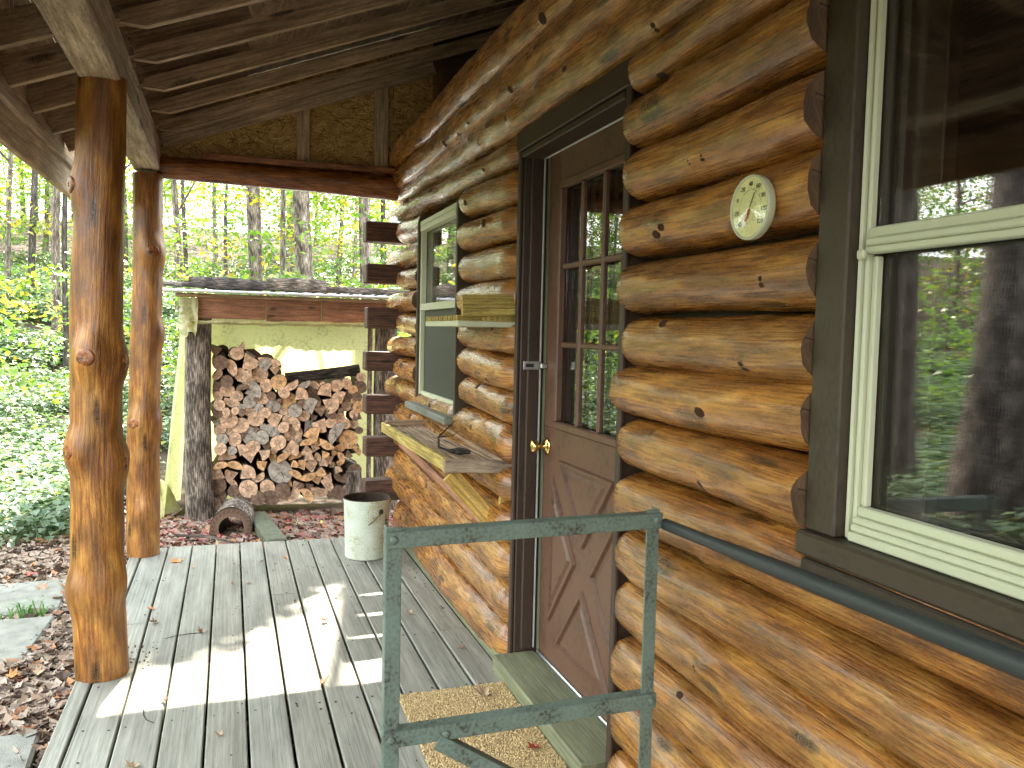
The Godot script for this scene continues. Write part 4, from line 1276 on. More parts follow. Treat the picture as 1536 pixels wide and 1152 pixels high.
const WOOD := [
	[105, 115, 30, "w3"], [215, 135, 35, "r0"], [245, 95, 25, "h0"], [285, 170, 52, "w0"], [115, 190, 38, "r3"], [180, 215, 45, "h0"], [385, 175, 35, "h0"], [380, 215, 40, "w2"], [440, 205, 30, "w0"], [440, 250, 30, "w0"],
	[105, 265, 30, "h0"], [155, 305, 32, "r3"], [237, 268, 36, "r0"], [290, 245, 26, "w0"], [352, 268, 42, "r0"], [284, 310, 32, "r0"], [463, 315, 40, "r1"], [103, 338, 26, "r3"], [158, 362, 35, "r0"], [245, 345, 30, "h3"], [300, 365, 50, "w2"], [388, 335, 33, "r0"],
	[545, 338, 38, "h0"], [625, 335, 32, "h2"], [690, 340, 30, "h0"], [740, 345, 20, "r0"], [825, 345, 33, "r0"], [890, 332, 30, "r0"], [985, 297, 26, "r0"], [978, 357, 35, "r3"],
	[103, 397, 24, "r0"], [212, 400, 32, "r0"], [112, 447, 30, "r0"], [180, 440, 38, "h0"], [292, 432, 35, "r2"], [358, 413, 36, "r0"], [420, 402, 24, "r3"], [432, 460, 36, "r2"], [495, 377, 30, "r0"], [530, 435, 40, "r1"], [595, 400, 42, "w0"], [680, 403, 48, "h3"], [762, 385, 45, "w0"], [842, 430, 42, "w0"], [895, 420, 28, "r3"], [928, 372, 25, "r1"], [955, 420, 26, "r3"],
	[105, 495, 28, "r3"], [152, 490, 21, "r0"], [204, 485, 21, "r0"], [243, 467, 18, "r2"], [243, 500, 17, "r3"], [289, 492, 26, "r0"], [347, 475, 25, "r2"], [383, 503, 28, "r0"], [498, 492, 28, "r0"], [565, 495, 37, "r2"], [655, 475, 50, "w2"], [780, 460, 50, "w0"], [898, 475, 32, "r0"], [935, 445, 17, "r1"], [968, 483, 34, "r1"],
	[102, 550, 25, "w2"], [167, 545, 41, "r0"], [235, 580, 41, "r0"], [328, 543, 41, "r0"], [450, 540, 46, "w0"], [375, 598, 20, "r2"], [430, 615, 38, "r2"], [495, 598, 28, "r0"], [525, 553, 30, "r0"], [568, 575, 38, "h0"], [620, 532, 31, "r0"], [660, 598, 48, "w2"], [727, 515, 38, "w0"], [730, 590, 45, "w0"], [792, 583, 30, "r0"], [790, 525, 26, "r3"], [848, 553, 31, "r0"], [885, 592, 28, "r0"], [935, 530, 24, "r0"], [965, 550, 30, "w3"], [942, 602, 26, "r0"],
	[115, 604, 31, "r0"], [180, 610, 27, "r0"], [127, 657, 29, "r2"], [203, 665, 35, "r0"], [292, 646, 44, "r2"], [366, 655, 36, "r2"], [398, 705, 24, "r3"], [462, 692, 40, "r0"], [558, 645, 49, "r0"], [592, 700, 20, "r2"], [640, 700, 36, "h1"], [680, 665, 48, "w1"], [715, 700, 26, "w1"], [820, 645, 60, "h2"], [765, 720, 42, "h1"], [908, 697, 52, "r1"], [975, 640, 20, "r3"], [845, 690, 18, "r3"],
	[117, 716, 31, "r0"], [186, 730, 24, "r2"], [240, 740, 36, "w0"], [310, 718, 37, "r0"], [438, 745, 19, "r0"], [372, 755, 34, "w0"], [530, 740, 48, "w0"], [640, 750, 32, "w0"], [687, 752, 28, "w0"], [845, 760, 45, "h1"], [966, 768, 30, "h1"], [750, 772, 26, "w1"],
	[155, 770, 42, "h0"], [290, 785, 42, "w0"], [425, 785, 45, "h1"], [490, 790, 36, "h1"], [575, 785, 38, "h1"], [645, 800, 30, "w0"], [697, 810, 32, "w0"], [790, 815, 28, "w0"], [855, 805, 34, "h1"], [740, 840, 26, "w0"], [908, 785, 24, "w3"],
	[118, 820, 38, "h1"], [198, 825, 44, "h1"], [375, 830, 32, "w1"], [558, 840, 24, "w1"], [612, 855, 32, "w1"], [672, 865, 38, "w0"], [730, 888, 30, "w1"], [800, 865, 22, "w0"], [852, 855, 20, "w1"], [830, 890, 26, "w0"],
	[112, 885, 38, "w0"], [190, 890, 38, "w0"], [272, 880, 48, "w0"], [345, 915, 34, "h0"], [478, 880, 65, "r2"], [570, 905, 40, "h1"], [655, 920, 44, "h1"], [783, 925, 32, "w0"], [845, 940, 34, "h3"], [715, 915, 24, "w3"],
	[105, 950, 42, "r3"], [190, 940, 30, "h0"], [283, 972, 45, "r0"], [398, 977, 40, "r0"], [530, 950, 34, "h1"], [580, 975, 40, "w0"], [708, 950, 32, "w1"], [778, 985, 42, "h0"], [490, 1000, 40, "r3"],
	[195, 990, 30, "r3"], [340, 1035, 36, "r3"], [420, 1040, 42, "r3"], [550, 1040, 48, "h0"], [645, 1035, 42, "h1"], [725, 1030, 46, "h0"], [845, 1035, 38, "r3"], [105, 1020, 40, "r3"], [260, 1040, 36, "r3"], [900, 1040, 40, "w0"], [950, 900, 36, "r3"], [905, 960, 36, "w3"], [960, 980, 36, "r3"], [790, 1050, 26, "w3"],
	[330, 420, 14, "r3"], [255, 640, 16, "w3"], [600, 455, 20, "w3"], [700, 450, 22, "w3"], [470, 440, 18, "w3"], [860, 510, 20, "w3"], [680, 540, 22, "w3"], [520, 610, 16, "w3"], [330, 600, 18, "w3"], [90, 1060, 30, "r3"], [610, 985, 20, "w3"], [655, 985, 24, "w3"]]


func prism(outline: Array, length: float) -> ArrayMesh:
	var m := ArrayMesh.new()
	var a := Acc.new()
	var e := Acc.new()
	var n := outline.size()
	var front := []
	var uvs := []
	for p in outline:
		front.append(Vector3(p.x, p.y, 0.03 * wob.get_noise_2d(p.x * 2, p.y * 2)))
		uvs.append(Vector2(p.x * 0.5 + 0.5, 0.5 - p.y * 0.5))
	e.face(front, Vector3.BACK, uvs)
	var back := []
	for p in outline: back.append(Vector3(p.x, p.y, -length))
	e.face(back, Vector3.FORWARD, uvs)
	for i in n:
		var j := (i + 1) % n
		var p: Vector3 = front[i]
		var q: Vector3 = front[j]
		var nn := Vector3(q.y - p.y, p.x - q.x, 0).normalized()
		if nn.dot((p + q) * 0.5) < 0: nn = -nn
		a.face([p, q, back[j], back[i]], nn, [Vector2(i * 0.12, 0), Vector2((i + 1) * 0.12, 0), Vector2((i + 1) * 0.12, 0.9), Vector2(i * 0.12, 0.9)])
	e.mesh(m)
	a.mesh(m)
	return m


func zeros(n: int) -> Array:
	var a := []
	a.resize(n)
	a.fill(0)
	return a


func build_firewood() -> void:
	var r := RandomNumberGenerator.new()
	r.seed = 9
	var shapes := {"r": [], "h": [], "w": []}
	for k in 3:
		var c := []
		for i in 20: c.append(Vector2.from_angle(TAU * i / 20) * (1.0 + 0.06 * sin(i * 0.63 + k * 2.0) + r.randf_range(-0.03, 0.03)))
		shapes.r.append(prism(c, 5.0))
		var h := []
		for i in 12: h.append(Vector2.from_angle(PI * i / 11 * (0.9 + 0.08 * k)) * Vector2(1.08, 0.95 + r.randf_range(-0.05, 0.05)) + Vector2(0, -0.38))
		h.append(Vector2(-0.3, -0.42 + r.randf_range(-0.1, 0.1)))
		h.append(Vector2(0.3, -0.46 + r.randf_range(-0.1, 0.1)))
		shapes.h.append(prism(h, 5.0))
		var w := [Vector2(-0.05, -0.85 + 0.1 * k)]
		for i in 7: w.append(Vector2.from_angle(lerpf(0.55, 2.5 - 0.15 * k, i / 6.0)) * Vector2(1.2, 1.25) * r.randf_range(0.95, 1.05) + Vector2(0, -0.25))
		shapes.w.append(prism(w, 5.0))
	var words := {"r0": "round pale-ended firewood log in the stack", "r1": "round orange-ended firewood log in the stack", "r2": "round firewood log with a greyed end in the stack", "r3": "round dark-ended firewood log in the stack",
		"h0": "half-round split firewood with pale end in the stack", "h1": "half-round split firewood with fresh orange end in the stack", "h2": "half-round split firewood with greyed end in the stack", "h3": "half-round split firewood with dark end in the stack",
		"w0": "wedge of pale split firewood in the stack", "w1": "wedge of orange split firewood in the stack", "w2": "wedge of greyed split firewood in the stack", "w3": "dark split wedge of firewood in the stack"}
	for p in WOOD:
		var kind: String = p[3]
		var o := obj("firewood_log", shapes[kind[0]][r.randi() % 3], null)
		var s: float = p[2] * 0.00162
		var roll := r.randf() * TAU if kind[0] == "r" else r.randf_range(-1.2, 1.2) + (PI if r.randf() < 0.4 else 0.0)
		var at := Vector3(-0.227 + p[0] * 0.001312, 1.375 - p[1] * 0.001329 + p[0] * 0.00003, -7.0 + r.randf_range(-0.05, 0.035))
		o.transform = Transform3D(Basis.from_euler(Vector3(r.randf_range(-0.05, 0.05), r.randf_range(-0.09, 0.09), 0)) * Basis(Vector3.BACK, roll) * Basis.from_scale(Vector3(s, s * r.randf_range(0.9, 1.05), 0.09)), at)
		o.set_surface_override_material(0, mats["grain" + kind[1]])
		o.set_surface_override_material(1, mats.bark if kind[0] == "r" or r.randf() < 0.5 else mats.split)
		tag(o, words[kind], "firewood", "firewood stacked in the shed")
	var bxf := []
	for p in WOOD:
		if p[2] < 26: continue
		var s: float = p[2] * 0.0019
		bxf.append(Transform3D(Basis(Vector3.BACK, p[0] * 0.1).scaled(Vector3(s, s, s * 0.6)), Vector3(-0.20 + p[0] * 0.001312, 1.36 - p[1] * 0.001329, -7.47)))
	var ball := Acc.new()
	put_lathe(ball, Transform3D(Basis(Vector3.RIGHT, PI * 0.5), Vector3.ZERO), [Vector2(0, -2.0), Vector2(1, -2.0), Vector2(1, 0.0), Vector2(0.0, 0.0)], 9)
	tints = [Color(1, 1, 1)]
	tag(obj("firewood_back_rows", joined(ball.mesh(), bxf, zeros(bxf.size())), mats.split), "rows of firewood stacked deeper in the shed", "firewood", "", "stuff")
	tints = []
	var l := thing("firewood_log", "long unsplit bark log lying across the top of the wood stack", "firewood", Vector3(0.44, 0.985, -7.1), "firewood stacked in the shed")
	obj("bark", tube_mesh([Vector3(0, 0.02, 0), Vector3(0.3, 0.045, 0), Vector3(0.62, 0.09, 0)], [0.04, 0.044, 0.05], 14, 0.15, Vector2(1, 2)), mats.barkdark, l)
	var st := thing("standing_log", "bark-covered log standing on end against the wood stack", "log", Vector3(0.985, -0.13, -6.84))
	obj("bark", tube_mesh([Vector3(0, -0.04, 0), Vector3(0.0, 0.2, 0.0), Vector3(0.0, 0.36, -0.01)], [0.072, 0.07, 0.066], 16, 0.12, Vector2(2, 3)), mats.bark, st)
	# hollow log and mossy timber in front
	var hl := thing("hollow_log", "short hollow grey log lying before the wood stack", "log", Vector3(0.03, -0.1, -6.45))
	var a := Acc.new()
	put_tube(a, [Vector3(0.03, 0.05, -0.22), Vector3(0.0, 0.05, 0.0), Vector3(-0.02, 0.04, 0.2)], [0.135, 0.15, 0.15], 22, 0.16, Vector2(3, 3), false)
	obj("bark", a.mesh(), mats.bark, hl)
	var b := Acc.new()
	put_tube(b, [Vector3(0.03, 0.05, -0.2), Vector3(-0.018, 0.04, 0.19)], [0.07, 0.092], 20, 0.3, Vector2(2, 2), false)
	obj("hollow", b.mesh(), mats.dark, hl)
	var ring := Acc.new()
	var fr := []
	for i in 24:
		var t := TAU * i / 24
		var u := TAU * (i + 1) / 24
		var c := Vector3(-0.02, 0.04, 0.2)
		ring.face([c + Vector3(cos(t), sin(t), 0) * 0.088, c + Vector3(cos(u), sin(u), 0) * 0.088, c + Vector3(cos(u), sin(u), 0) * 0.15, c + Vector3(cos(t), sin(t), 0) * 0.15], Vector3.BACK, [Vector2(0.2, 0.2), Vector2(0.8, 0.2), Vector2(0.8, 0.8), Vector2(0.2, 0.8)])
	obj("end_ring", ring.mesh(), mats.grain3, hl)
	var tb := thing("old_timber", "mossy squared timber lying between porch and woodpile", "timber", Vector3(0.26, -0.12, -6.15))
	tb.rotation.y = 0.12
	box("baulk", tb, mats.moss, Vector3(-0.07, -0.04, -0.5), Vector3(0.07, 0.09, 0.42), 0.01)
	# paving slabs beside the porch
	for s in [[-1.35, -5.1, 0.95, 0.56, 0.05], [-1.30, -4.45, 0.86, 0.58, -0.04], [-1.05, -3.05, 0.8, 0.62, 0.06]]:
		var pv := obj("paving_slab", box_mesh(Vector3(-s[2] * 0.5, -0.06, -s[3] * 0.5), Vector3(s[2] * 0.5, 0.02, s[3] * 0.5), 0.012), mats.concrete)
		pv.position = Vector3(s[0], ground_y(s[0], s[1]) + 0.022, s[1])
		pv.rotation.y = s[4]
		tag(pv, "grey concrete paving slab set in leaf litter beside the porch", "slab", "paving slabs beside the porch")


# ---------------------------------------------------------------- vegetation
func spray_mesh(leaves: int, spread: float, size: float, sd: int, flat := 0.5) -> ArrayMesh:
	var r := RandomNumberGenerator.new()
	r.seed = sd
	var a := Acc.new()
	for i in leaves:
		var p := Vector3(r.randfn(0, 0.5), r.randfn(0, 0.5) * flat, r.randfn(0, 0.5)) * spread
		var dir := Vector3(r.randf_range(-1, 1), r.randf_range(-0.6, 0.15), r.randf_range(-1, 1)).normalized()
		var side := dir.cross(Vector3(r.randf_range(-0.5, 0.5), 1, r.randf_range(-0.5, 0.5))).normalized()
		var nn := side.cross(dir).normalized()
		if nn.y < 0: nn = -nn
		var s := size * r.randf_range(0.7, 1.3)
		var tone := r.randf_range(0.75, 1.25)
		a.col = Color(tone, tone, tone * r.randf_range(0.8, 1.1))
		var base := p
		var tip := p + dir * s
		var m := p + dir * s * 0.42
		var l := m + side * s * 0.42 + nn * s * 0.10
		var q := m - side * s * 0.42 + nn * s * 0.10
		var n1 := (l - base).cross(tip - base).normalized()
		var n2 := (q - base).cross(tip - base).normalized()
		if n1.y < 0: n1 = -n1
		if n2.y < 0: n2 = -n2
		a.face([base, l, tip], n1, [Vector2.ZERO, Vector2.RIGHT, Vector2.ONE])
		a.face([base, q, tip], n2, [Vector2.ZERO, Vector2.RIGHT, Vector2.ONE])
	return a.mesh()


func scatter(called: String, parent: Node, mesh: Mesh, mt: Material, xf: Array, cols: Array) -> MultiMeshInstance3D:
	var mm := MultiMesh.new()
	mm.transform_format = MultiMesh.TRANSFORM_3D
	mm.use_colors = true
	mm.mesh = mesh
	mm.instance_count = xf.size()
	for i in xf.size():
		mm.set_instance_transform(i, xf[i])
		mm.set_instance_color(i, cols[i])
	var o := MultiMeshInstance3D.new()
	o.multimesh = mm
	o.material_override = mt
	if parent:
		o.name = called
		parent.add_child(o, true)
	else:
		o.name = numbered(called)
		add_child(o)
	return o


# flat triangle lists of a spray, and the same tinted in a few ways, so that crowns can be joined quickly
var loose := {}


func joined(shape: ArrayMesh, xf: Array, tint: Array) -> ArrayMesh:
	if not loose.has(shape):
		var s := shape.surface_get_arrays(0)
		var v := PackedVector3Array()
		var n := PackedVector3Array()
		var c := PackedColorArray()
		for i in s[Mesh.ARRAY_INDEX]:
			v.append(s[Mesh.ARRAY_VERTEX][i])
			n.append(s[Mesh.ARRAY_NORMAL][i])
			c.append(s[Mesh.ARRAY_COLOR][i])
		var all := []
		for k in tints:
			var d := PackedColorArray()
			for q in c: d.append(Color(q.r * k.r, q.g * k.g, q.b * k.b))
			all.append(d)
		loose[shape] = [v, n, all]
	var l: Array = loose[shape]
	var vv := PackedVector3Array()
	var nn := PackedVector3Array()
	var cc := PackedColorArray()
	for i in xf.size():
		var t: Transform3D = xf[i]
		vv.append_array(t * l[0])
		nn.append_array(Transform3D(t.basis.orthonormalized(), Vector3.ZERO) * l[1])
		cc.append_array(l[2][tint[i]])
	var m := ArrayMesh.new()
	var a := []
	a.resize(Mesh.ARRAY_MAX)
	a[Mesh.ARRAY_VERTEX] = vv
	a[Mesh.ARRAY_NORMAL] = nn
	a[Mesh.ARRAY_COLOR] = cc
	m.add_surface_from_arrays(Mesh.PRIMITIVE_TRIANGLES, a)
	return m


# true where a leaf at p would shade the spot of sun on the porch floor or the glade on the slope
var glades := []


func in_gap(p: Vector3, m := 0.4) -> bool:
	if p.y < 2.4: return false
	var q := p + SUN_TRAVEL * p.y
	# spot on the floor
	if q.x > -0.85 and q.x < 1.5 and q.z > -5.3 and q.z < -2.5:
		var edge := lerpf(-3.50, -4.75, clampf((q.x + 0.22) / 0.9, 0.0, 1.0))
		if q.x > -0.22 - m and q.z > edge - m * 1.3: return true
		if q.x > -0.56 - m * 0.5 and q.x < -0.33 + m and q.z > -3.75 - m: return true
	for g in glades:
		var w: Vector3 = p + SUN_TRAVEL * (p.y - g[1].y)
		if Vector2(w.x - g[1].x, w.z - g[1].z).length() < g[0]: return true
	return false


var sprays := []


var tints := []
var crowns := []


func tint_of(r: RandomNumberGenerator, yellow: float) -> int:
	return 6 + r.randi() % 4 if r.randf() < yellow else r.randi() % 6


func spray_at(r: RandomNumberGenerator, p: Vector3, lo: float, hi: float) -> Transform3D:
	return Transform3D(Basis.from_euler(Vector3(r.randf_range(-0.4, 0.4), r.randf() * TAU, r.randf_range(-0.4, 0.4))).scaled(Vector3.ONE * r.randf_range(lo, hi)), p)


func crown_places(r: RandomNumberGenerator, n: int, lo: float, hi: float, rad: float, yellow: float, base: Vector3, low_n: int, checked: bool) -> Array:
	var xf := []
	var ti := []
	var clumps := []
	for k in 15:
		clumps.append([Vector3(r.randf_range(-1, 1) * rad * 0.85, lerpf(lo, hi, r.randf()), r.randf_range(-1, 1) * rad * 0.85), r.randf_range(0.4, 0.9) * rad * 0.42, r.randf() < yellow])
	for k in n:
		var c: Array = clumps[r.randi() % clumps.size()]
		var p: Vector3 = c[0] + Vector3(r.randfn(0, 0.6), r.randfn(0, 0.4), r.randfn(0, 0.6)) * c[1]
		if checked:
			var w := p + base
			if in_gap(w) or (w.x > -1.4 and w.z > -6.3 and w.y < 4.6): continue
		xf.append(spray_at(r, p, 0.8, 1.3))
		ti.append(tint_of(r, 0.85 if c[2] else 0.05))
	for k in low_n:   # low side branches
		var an := r.randf() * TAU
		var d := r.randf_range(0.3, 2.2)
		var p := Vector3(cos(an) * d, r.randf_range(0.9, lo + 0.5), sin(an) * d)
		if checked and in_gap(p + base): continue
		xf.append(spray_at(r, p, 0.7, 1.1))
		ti.append(tint_of(r, yellow))
	return [xf, ti]


# crown_n 0: one of the shared crowns, scaled to this tree
func tree(at: Vector2, rad: float, height: float, label: String, group: String, bark: String, sd: int, crown_n: int, crown_lo: float, crown_r: float, lean := Vector2.ZERO, yellow := 0.25, low_n := 0, extra := []) -> void:
	var r := RandomNumberGenerator.new()
	r.seed = sd
	var gy := ground_y(at.x, at.y)
	var t := thing("tree", label, "tree", Vector3(at.x, gy, at.y), group)
	var a := Acc.new()
	var pts := []
	var rr := []
	var n := 14
	for i in n + 1:
		var f := float(i) / n
		var y := height * pow(f, 1.25)
		pts.append(Vector3(lean.x * y + 0.12 * sin(y * 0.5 + sd) * clampf(y * 0.3, 0, 1), y - 0.15 * float(i == 0), lean.y * y + 0.12 * cos(y * 0.43 + sd * 2) * clampf(y * 0.3, 0, 1)))
		rr.append(rad * (1.35 if i == 0 else (1.12 if i == 1 else 1.0)) * lerpf(1.0, 0.35, f))
	put_tube(a, pts, rr, 14 if rad > 0.1 else 9, 0.16, Vector2(roundi(maxf(2, rad * 16)), 1.6), false, 2.2)
	for k in 9:   # limbs
		var f := r.randf_range(clampf(crown_lo / height, 0.1, 0.8), 0.95)
		var i0 := mini(int(pow(f, 0.8) * n), n - 1)
		var s: Vector3 = pts[i0]
		var an := r.randf() * TAU
		var dir := Vector3(cos(an), r.randf_range(0.25, 0.8), sin(an))
		var ln := crown_r * r.randf_range(0.5, 0.95)
		var br: float = rr[i0] * 0.45
		put_tube(a, [s, s + dir * ln * 0.5 + Vector3(0, 0.1, 0), s + dir * ln + Vector3(0, r.randf_range(0, 0.5), 0)], [br, br * 0.6, br * 0.2], 6, 0.1, Vector2(1, 2), false)
	obj("trunk", a.mesh(), mats[bark], t)
	if crown_n == 0:
		var o := obj("crown", crowns[sd % crowns.size()], mats.leaf, t)
		o.rotation.y = r.randf() * TAU
		o.scale = Vector3(crown_r / 2.6, height / 11.0, crown_r / 2.6)
		return
	var places := crown_places(r, crown_n, crown_lo, height + 0.6, crown_r, yellow, t.position, low_n, true)
	obj("crown", joined(sprays[sd % sprays.size()], places[0], places[1]), mats.leaf, t)
	if extra:
		var xf := []
		var ti := []
		for p in extra:
			xf.append(spray_at(r, p - t.position, 0.9, 1.2))
			ti.append(tint_of(r, 0.2))
		obj("crown", joined(spray_mesh(7, 0.16, 0.11, 77, 0.5), xf, ti), mats.leaf, t)  # added sprays, placed along the sun rays for the shade they cast


func build_woods() -> void:
	for i in 6: tints.append(Color(0.11, 0.21, 0.035).lerp(Color(0.21, 0.31, 0.055), i / 5.0))
	for i in 4: tints.append(Color(0.36, 0.34, 0.06).lerp(Color(0.46, 0.33, 0.06), i / 3.0))
	for i in 4: sprays.append(spray_mesh(16, 0.42, 0.105, 300 + i, 0.45))
	glades = [[2.1, Vector3(-3.5, 0.6, -10.5)], [2.4, Vector3(-3.0, 1.6, -15.5)], [1.4, Vector3(-2.3, 0.1, -8.0)], [2.6, Vector3(-7.0, 1.5, -12.0)], [2.6, Vector3(-5.5, 3.0, -22.0)], [1.3, Vector3(0.9, 1.2, -7.7)], [1.9, Vector3(-4.5, 0.2, -5.5)], [3.2, Vector3(1.0, 3.0, -22.0)], [2.9, Vector3(-9.0, 1.0, -6.0)], [3.5, Vector3(-12.0, 2.0, -16.0)]]
	var r := RandomNumberGenerator.new()
	r.seed = 4
	for i in 6:
		var c := crown_places(r, 100, 2.8, 11.6, 2.6, [0.1, 0.35, 0.1, 0.05, 0.2, 0.1][i], Vector3.ZERO, 40, false)
		crowns.append(joined(sprays[i % 4], c[0], c[1]))
	# unseen leaves added to the maple behind the shed, to shade the porch floor
	var shade := []
	while shade.size() < 2400:
		var q := Vector3(r.randf_range(-1.3, 1.0), 0, r.randf_range(-6.2, -3.0))
		var p := q - SUN_TRAVEL * r.randf_range(4.6, 7.5)
		if not in_gap(p, 0.09): shade.append(p)
	# the trunks that can be told apart behind the porch: x, z, radius, bark, label
	var near := [[0.38, -15.0, 0.145, "bark", "stout straight grey tree rising behind the middle of the woodshed roof"], [0.75, -14.0, 0.060, "barkpale", "thin pale leaning tree between two stouter trunks behind the woodshed"], [1.13, -13.0, 0.154, "bark", "thickest mottled-bark tree behind the woodshed roof"],
		[2.09, -13.0, 0.105, "bark", "grey tree directly behind the projecting corner logs of the cabin"], [-2.51, -15.0, 0.054, "barkdark", "thin crooked dark tree on the leafy slope beyond the log posts"], [-3.19, -18.0, 0.084, "bark", "straight grey tree on the slope beside the thin crooked one"]]
	var sd := 1000
	for q in near:
		sd += 7
		tree(Vector2(q[0], q[1]), q[2], 13.0 if q[2] > 0.08 else 8.5, q[4], "", q[3], sd, 170 if q[2] > 0.08 else 90, 4.2, 2.4, Vector2(0.045, 0) if q[3] == "barkpale" else Vector2.ZERO, 0.35, 20, shade if q[2] == 0.154 else [])
	for q in [[-4.91, -22.0, 0.070], [-4.04, -20.0, 0.079], [-5.64, -30.0, 0.086], [-2.78, -25.0, 0.092], [-1.04, -19.0, 0.079], [-1.01, -22.0, 0.058], [-0.41, -28.0, 0.075], [-0.09, -25.0, 0.058], [1.37, -20.0, 0.094], [2.96, -24.0, 0.077], [3.52, -25.0, 0.060], [2.79, -16.0, 0.065]]:
		sd += 7
		tree(Vector2(q[0], q[1]), q[2], 11.0, "slender grey-barked tree in the woods on the slope", "slender trees on the slope", "bark" if sd % 2 else "barkdark", sd, 130, 2.6, 2.3, Vector2.ZERO, 0.35, 45)
	# stout trees beside the porch, seen mirrored in the big window
	tree(Vector2(-3.55, -4.95), 0.29, 15.0, "stout dark-barked tree mirrored in the big window", "big trees beside the porch", "barkdark", 2001, 300, 5.0, 3.4)
	tree(Vector2(-3.75, -6.25), 0.20, 14.0, "dark tree mirrored beside the stouter one in the big window", "big trees beside the porch", "barkdark", 2002, 260, 5.0, 3.0)
	var placed := 0
	while placed < 46:
		var p := Vector2(r.randf_range(-34, 12), r.randf_range(-44, 5))
		if p.y > -11 and p.x > -4.6: continue
		if p.x > 4 and p.y > -14: continue
		if p.x > -6.0 and p.x < 7 and p.y > -24: continue
		if p.x > -14 and p.y > -15 and r.randf() < 0.65: continue
		placed += 1
		sd += 7
		tree(p, r.randf_range(0.05, 0.19), r.randf_range(8, 14), "grey-barked tree in the depth of the woods", "trees in the depth of the woods", ["bark", "barkdark", "bark"][placed % 3], sd, 0, 3.0, 2.6 * r.randf_range(0.85, 1.2))
	for k in 22:   # the woods close round the clearing behind the viewer too
		var an := r.randf_range(-1.25, 1.0)
		var d := r.randf_range(7.0, 22.0)
		sd += 7
		tree(Vector2(sin(an) * d - 2.0, cos(an) * d + 1.5), r.randf_range(0.06, 0.2), r.randf_range(8, 13), "grey-barked tree at the near side of the clearing", "trees at the near side of the clearing", "bark", sd, 0, 3.0, 3.2)
	# far woods that read as one mass
	var xf := []
	var ti := []
	for k in 19000:
		var an := r.randf_range(-0.75, 1.7)
		var d := r.randf_range(26.0, 60.0)
		var x := -sin(an) * d
		var z := -cos(an) * d
		var top := 3.5 + 9.0 * r.randf() + 1.5 * hills.get_noise_2d(x * 3, z * 3)
		var y := ground_y(x, z) + r.randf_range(0.1, 1.0) * top
		if hills.get_noise_3d(x * 2.5, y * 4.0, z * 2.5) < -0.14: continue
		xf.append(spray_at(r, Vector3(x, y, z), 1.0, 1.7))
		ti.append(tint_of(r, 0.22 if hills.get_noise_2d(x * 2.0 + 50, z * 2.0) > 0.0 else 0.08))
	tag(obj("far_woods", joined(sprays[0], xf, ti), mats.leaf), "mass of green and yellow leaves deep in the woods", "woods", "", "stuff")
	# young growth of middle height in view
	xf = []
	ti = []
	for k in 6000:
		var an := r.randf_range(-0.35, 1.5)
		var d := r.randf_range(10.5, 27.0)
		var x := -sin(an) * d
		var z := -cos(an) * d
		if z > -10.0 and x > -4.5: continue
		var dens := hills.get_noise_2d(x * 4.0, z * 4.0)
		if dens < -0.04: continue
		var y := ground_y(x, z) + 0.4 + r.randf() * r.randf() * 6.5
		if in_gap(Vector3(x, y, z)): continue
		xf.append(spray_at(r, Vector3(x, y, z), 0.7, 1.2))
		ti.append(tint_of(r, 0.4 if hills.get_noise_2d(x * 1.5 + 90, z * 1.5) > 0.08 else 0.06))
	tag(obj("sapling_foliage", joined(sprays[1], xf, ti), mats.leaf), "thicket of leafy young growth between the trees", "thicket", "", "stuff")


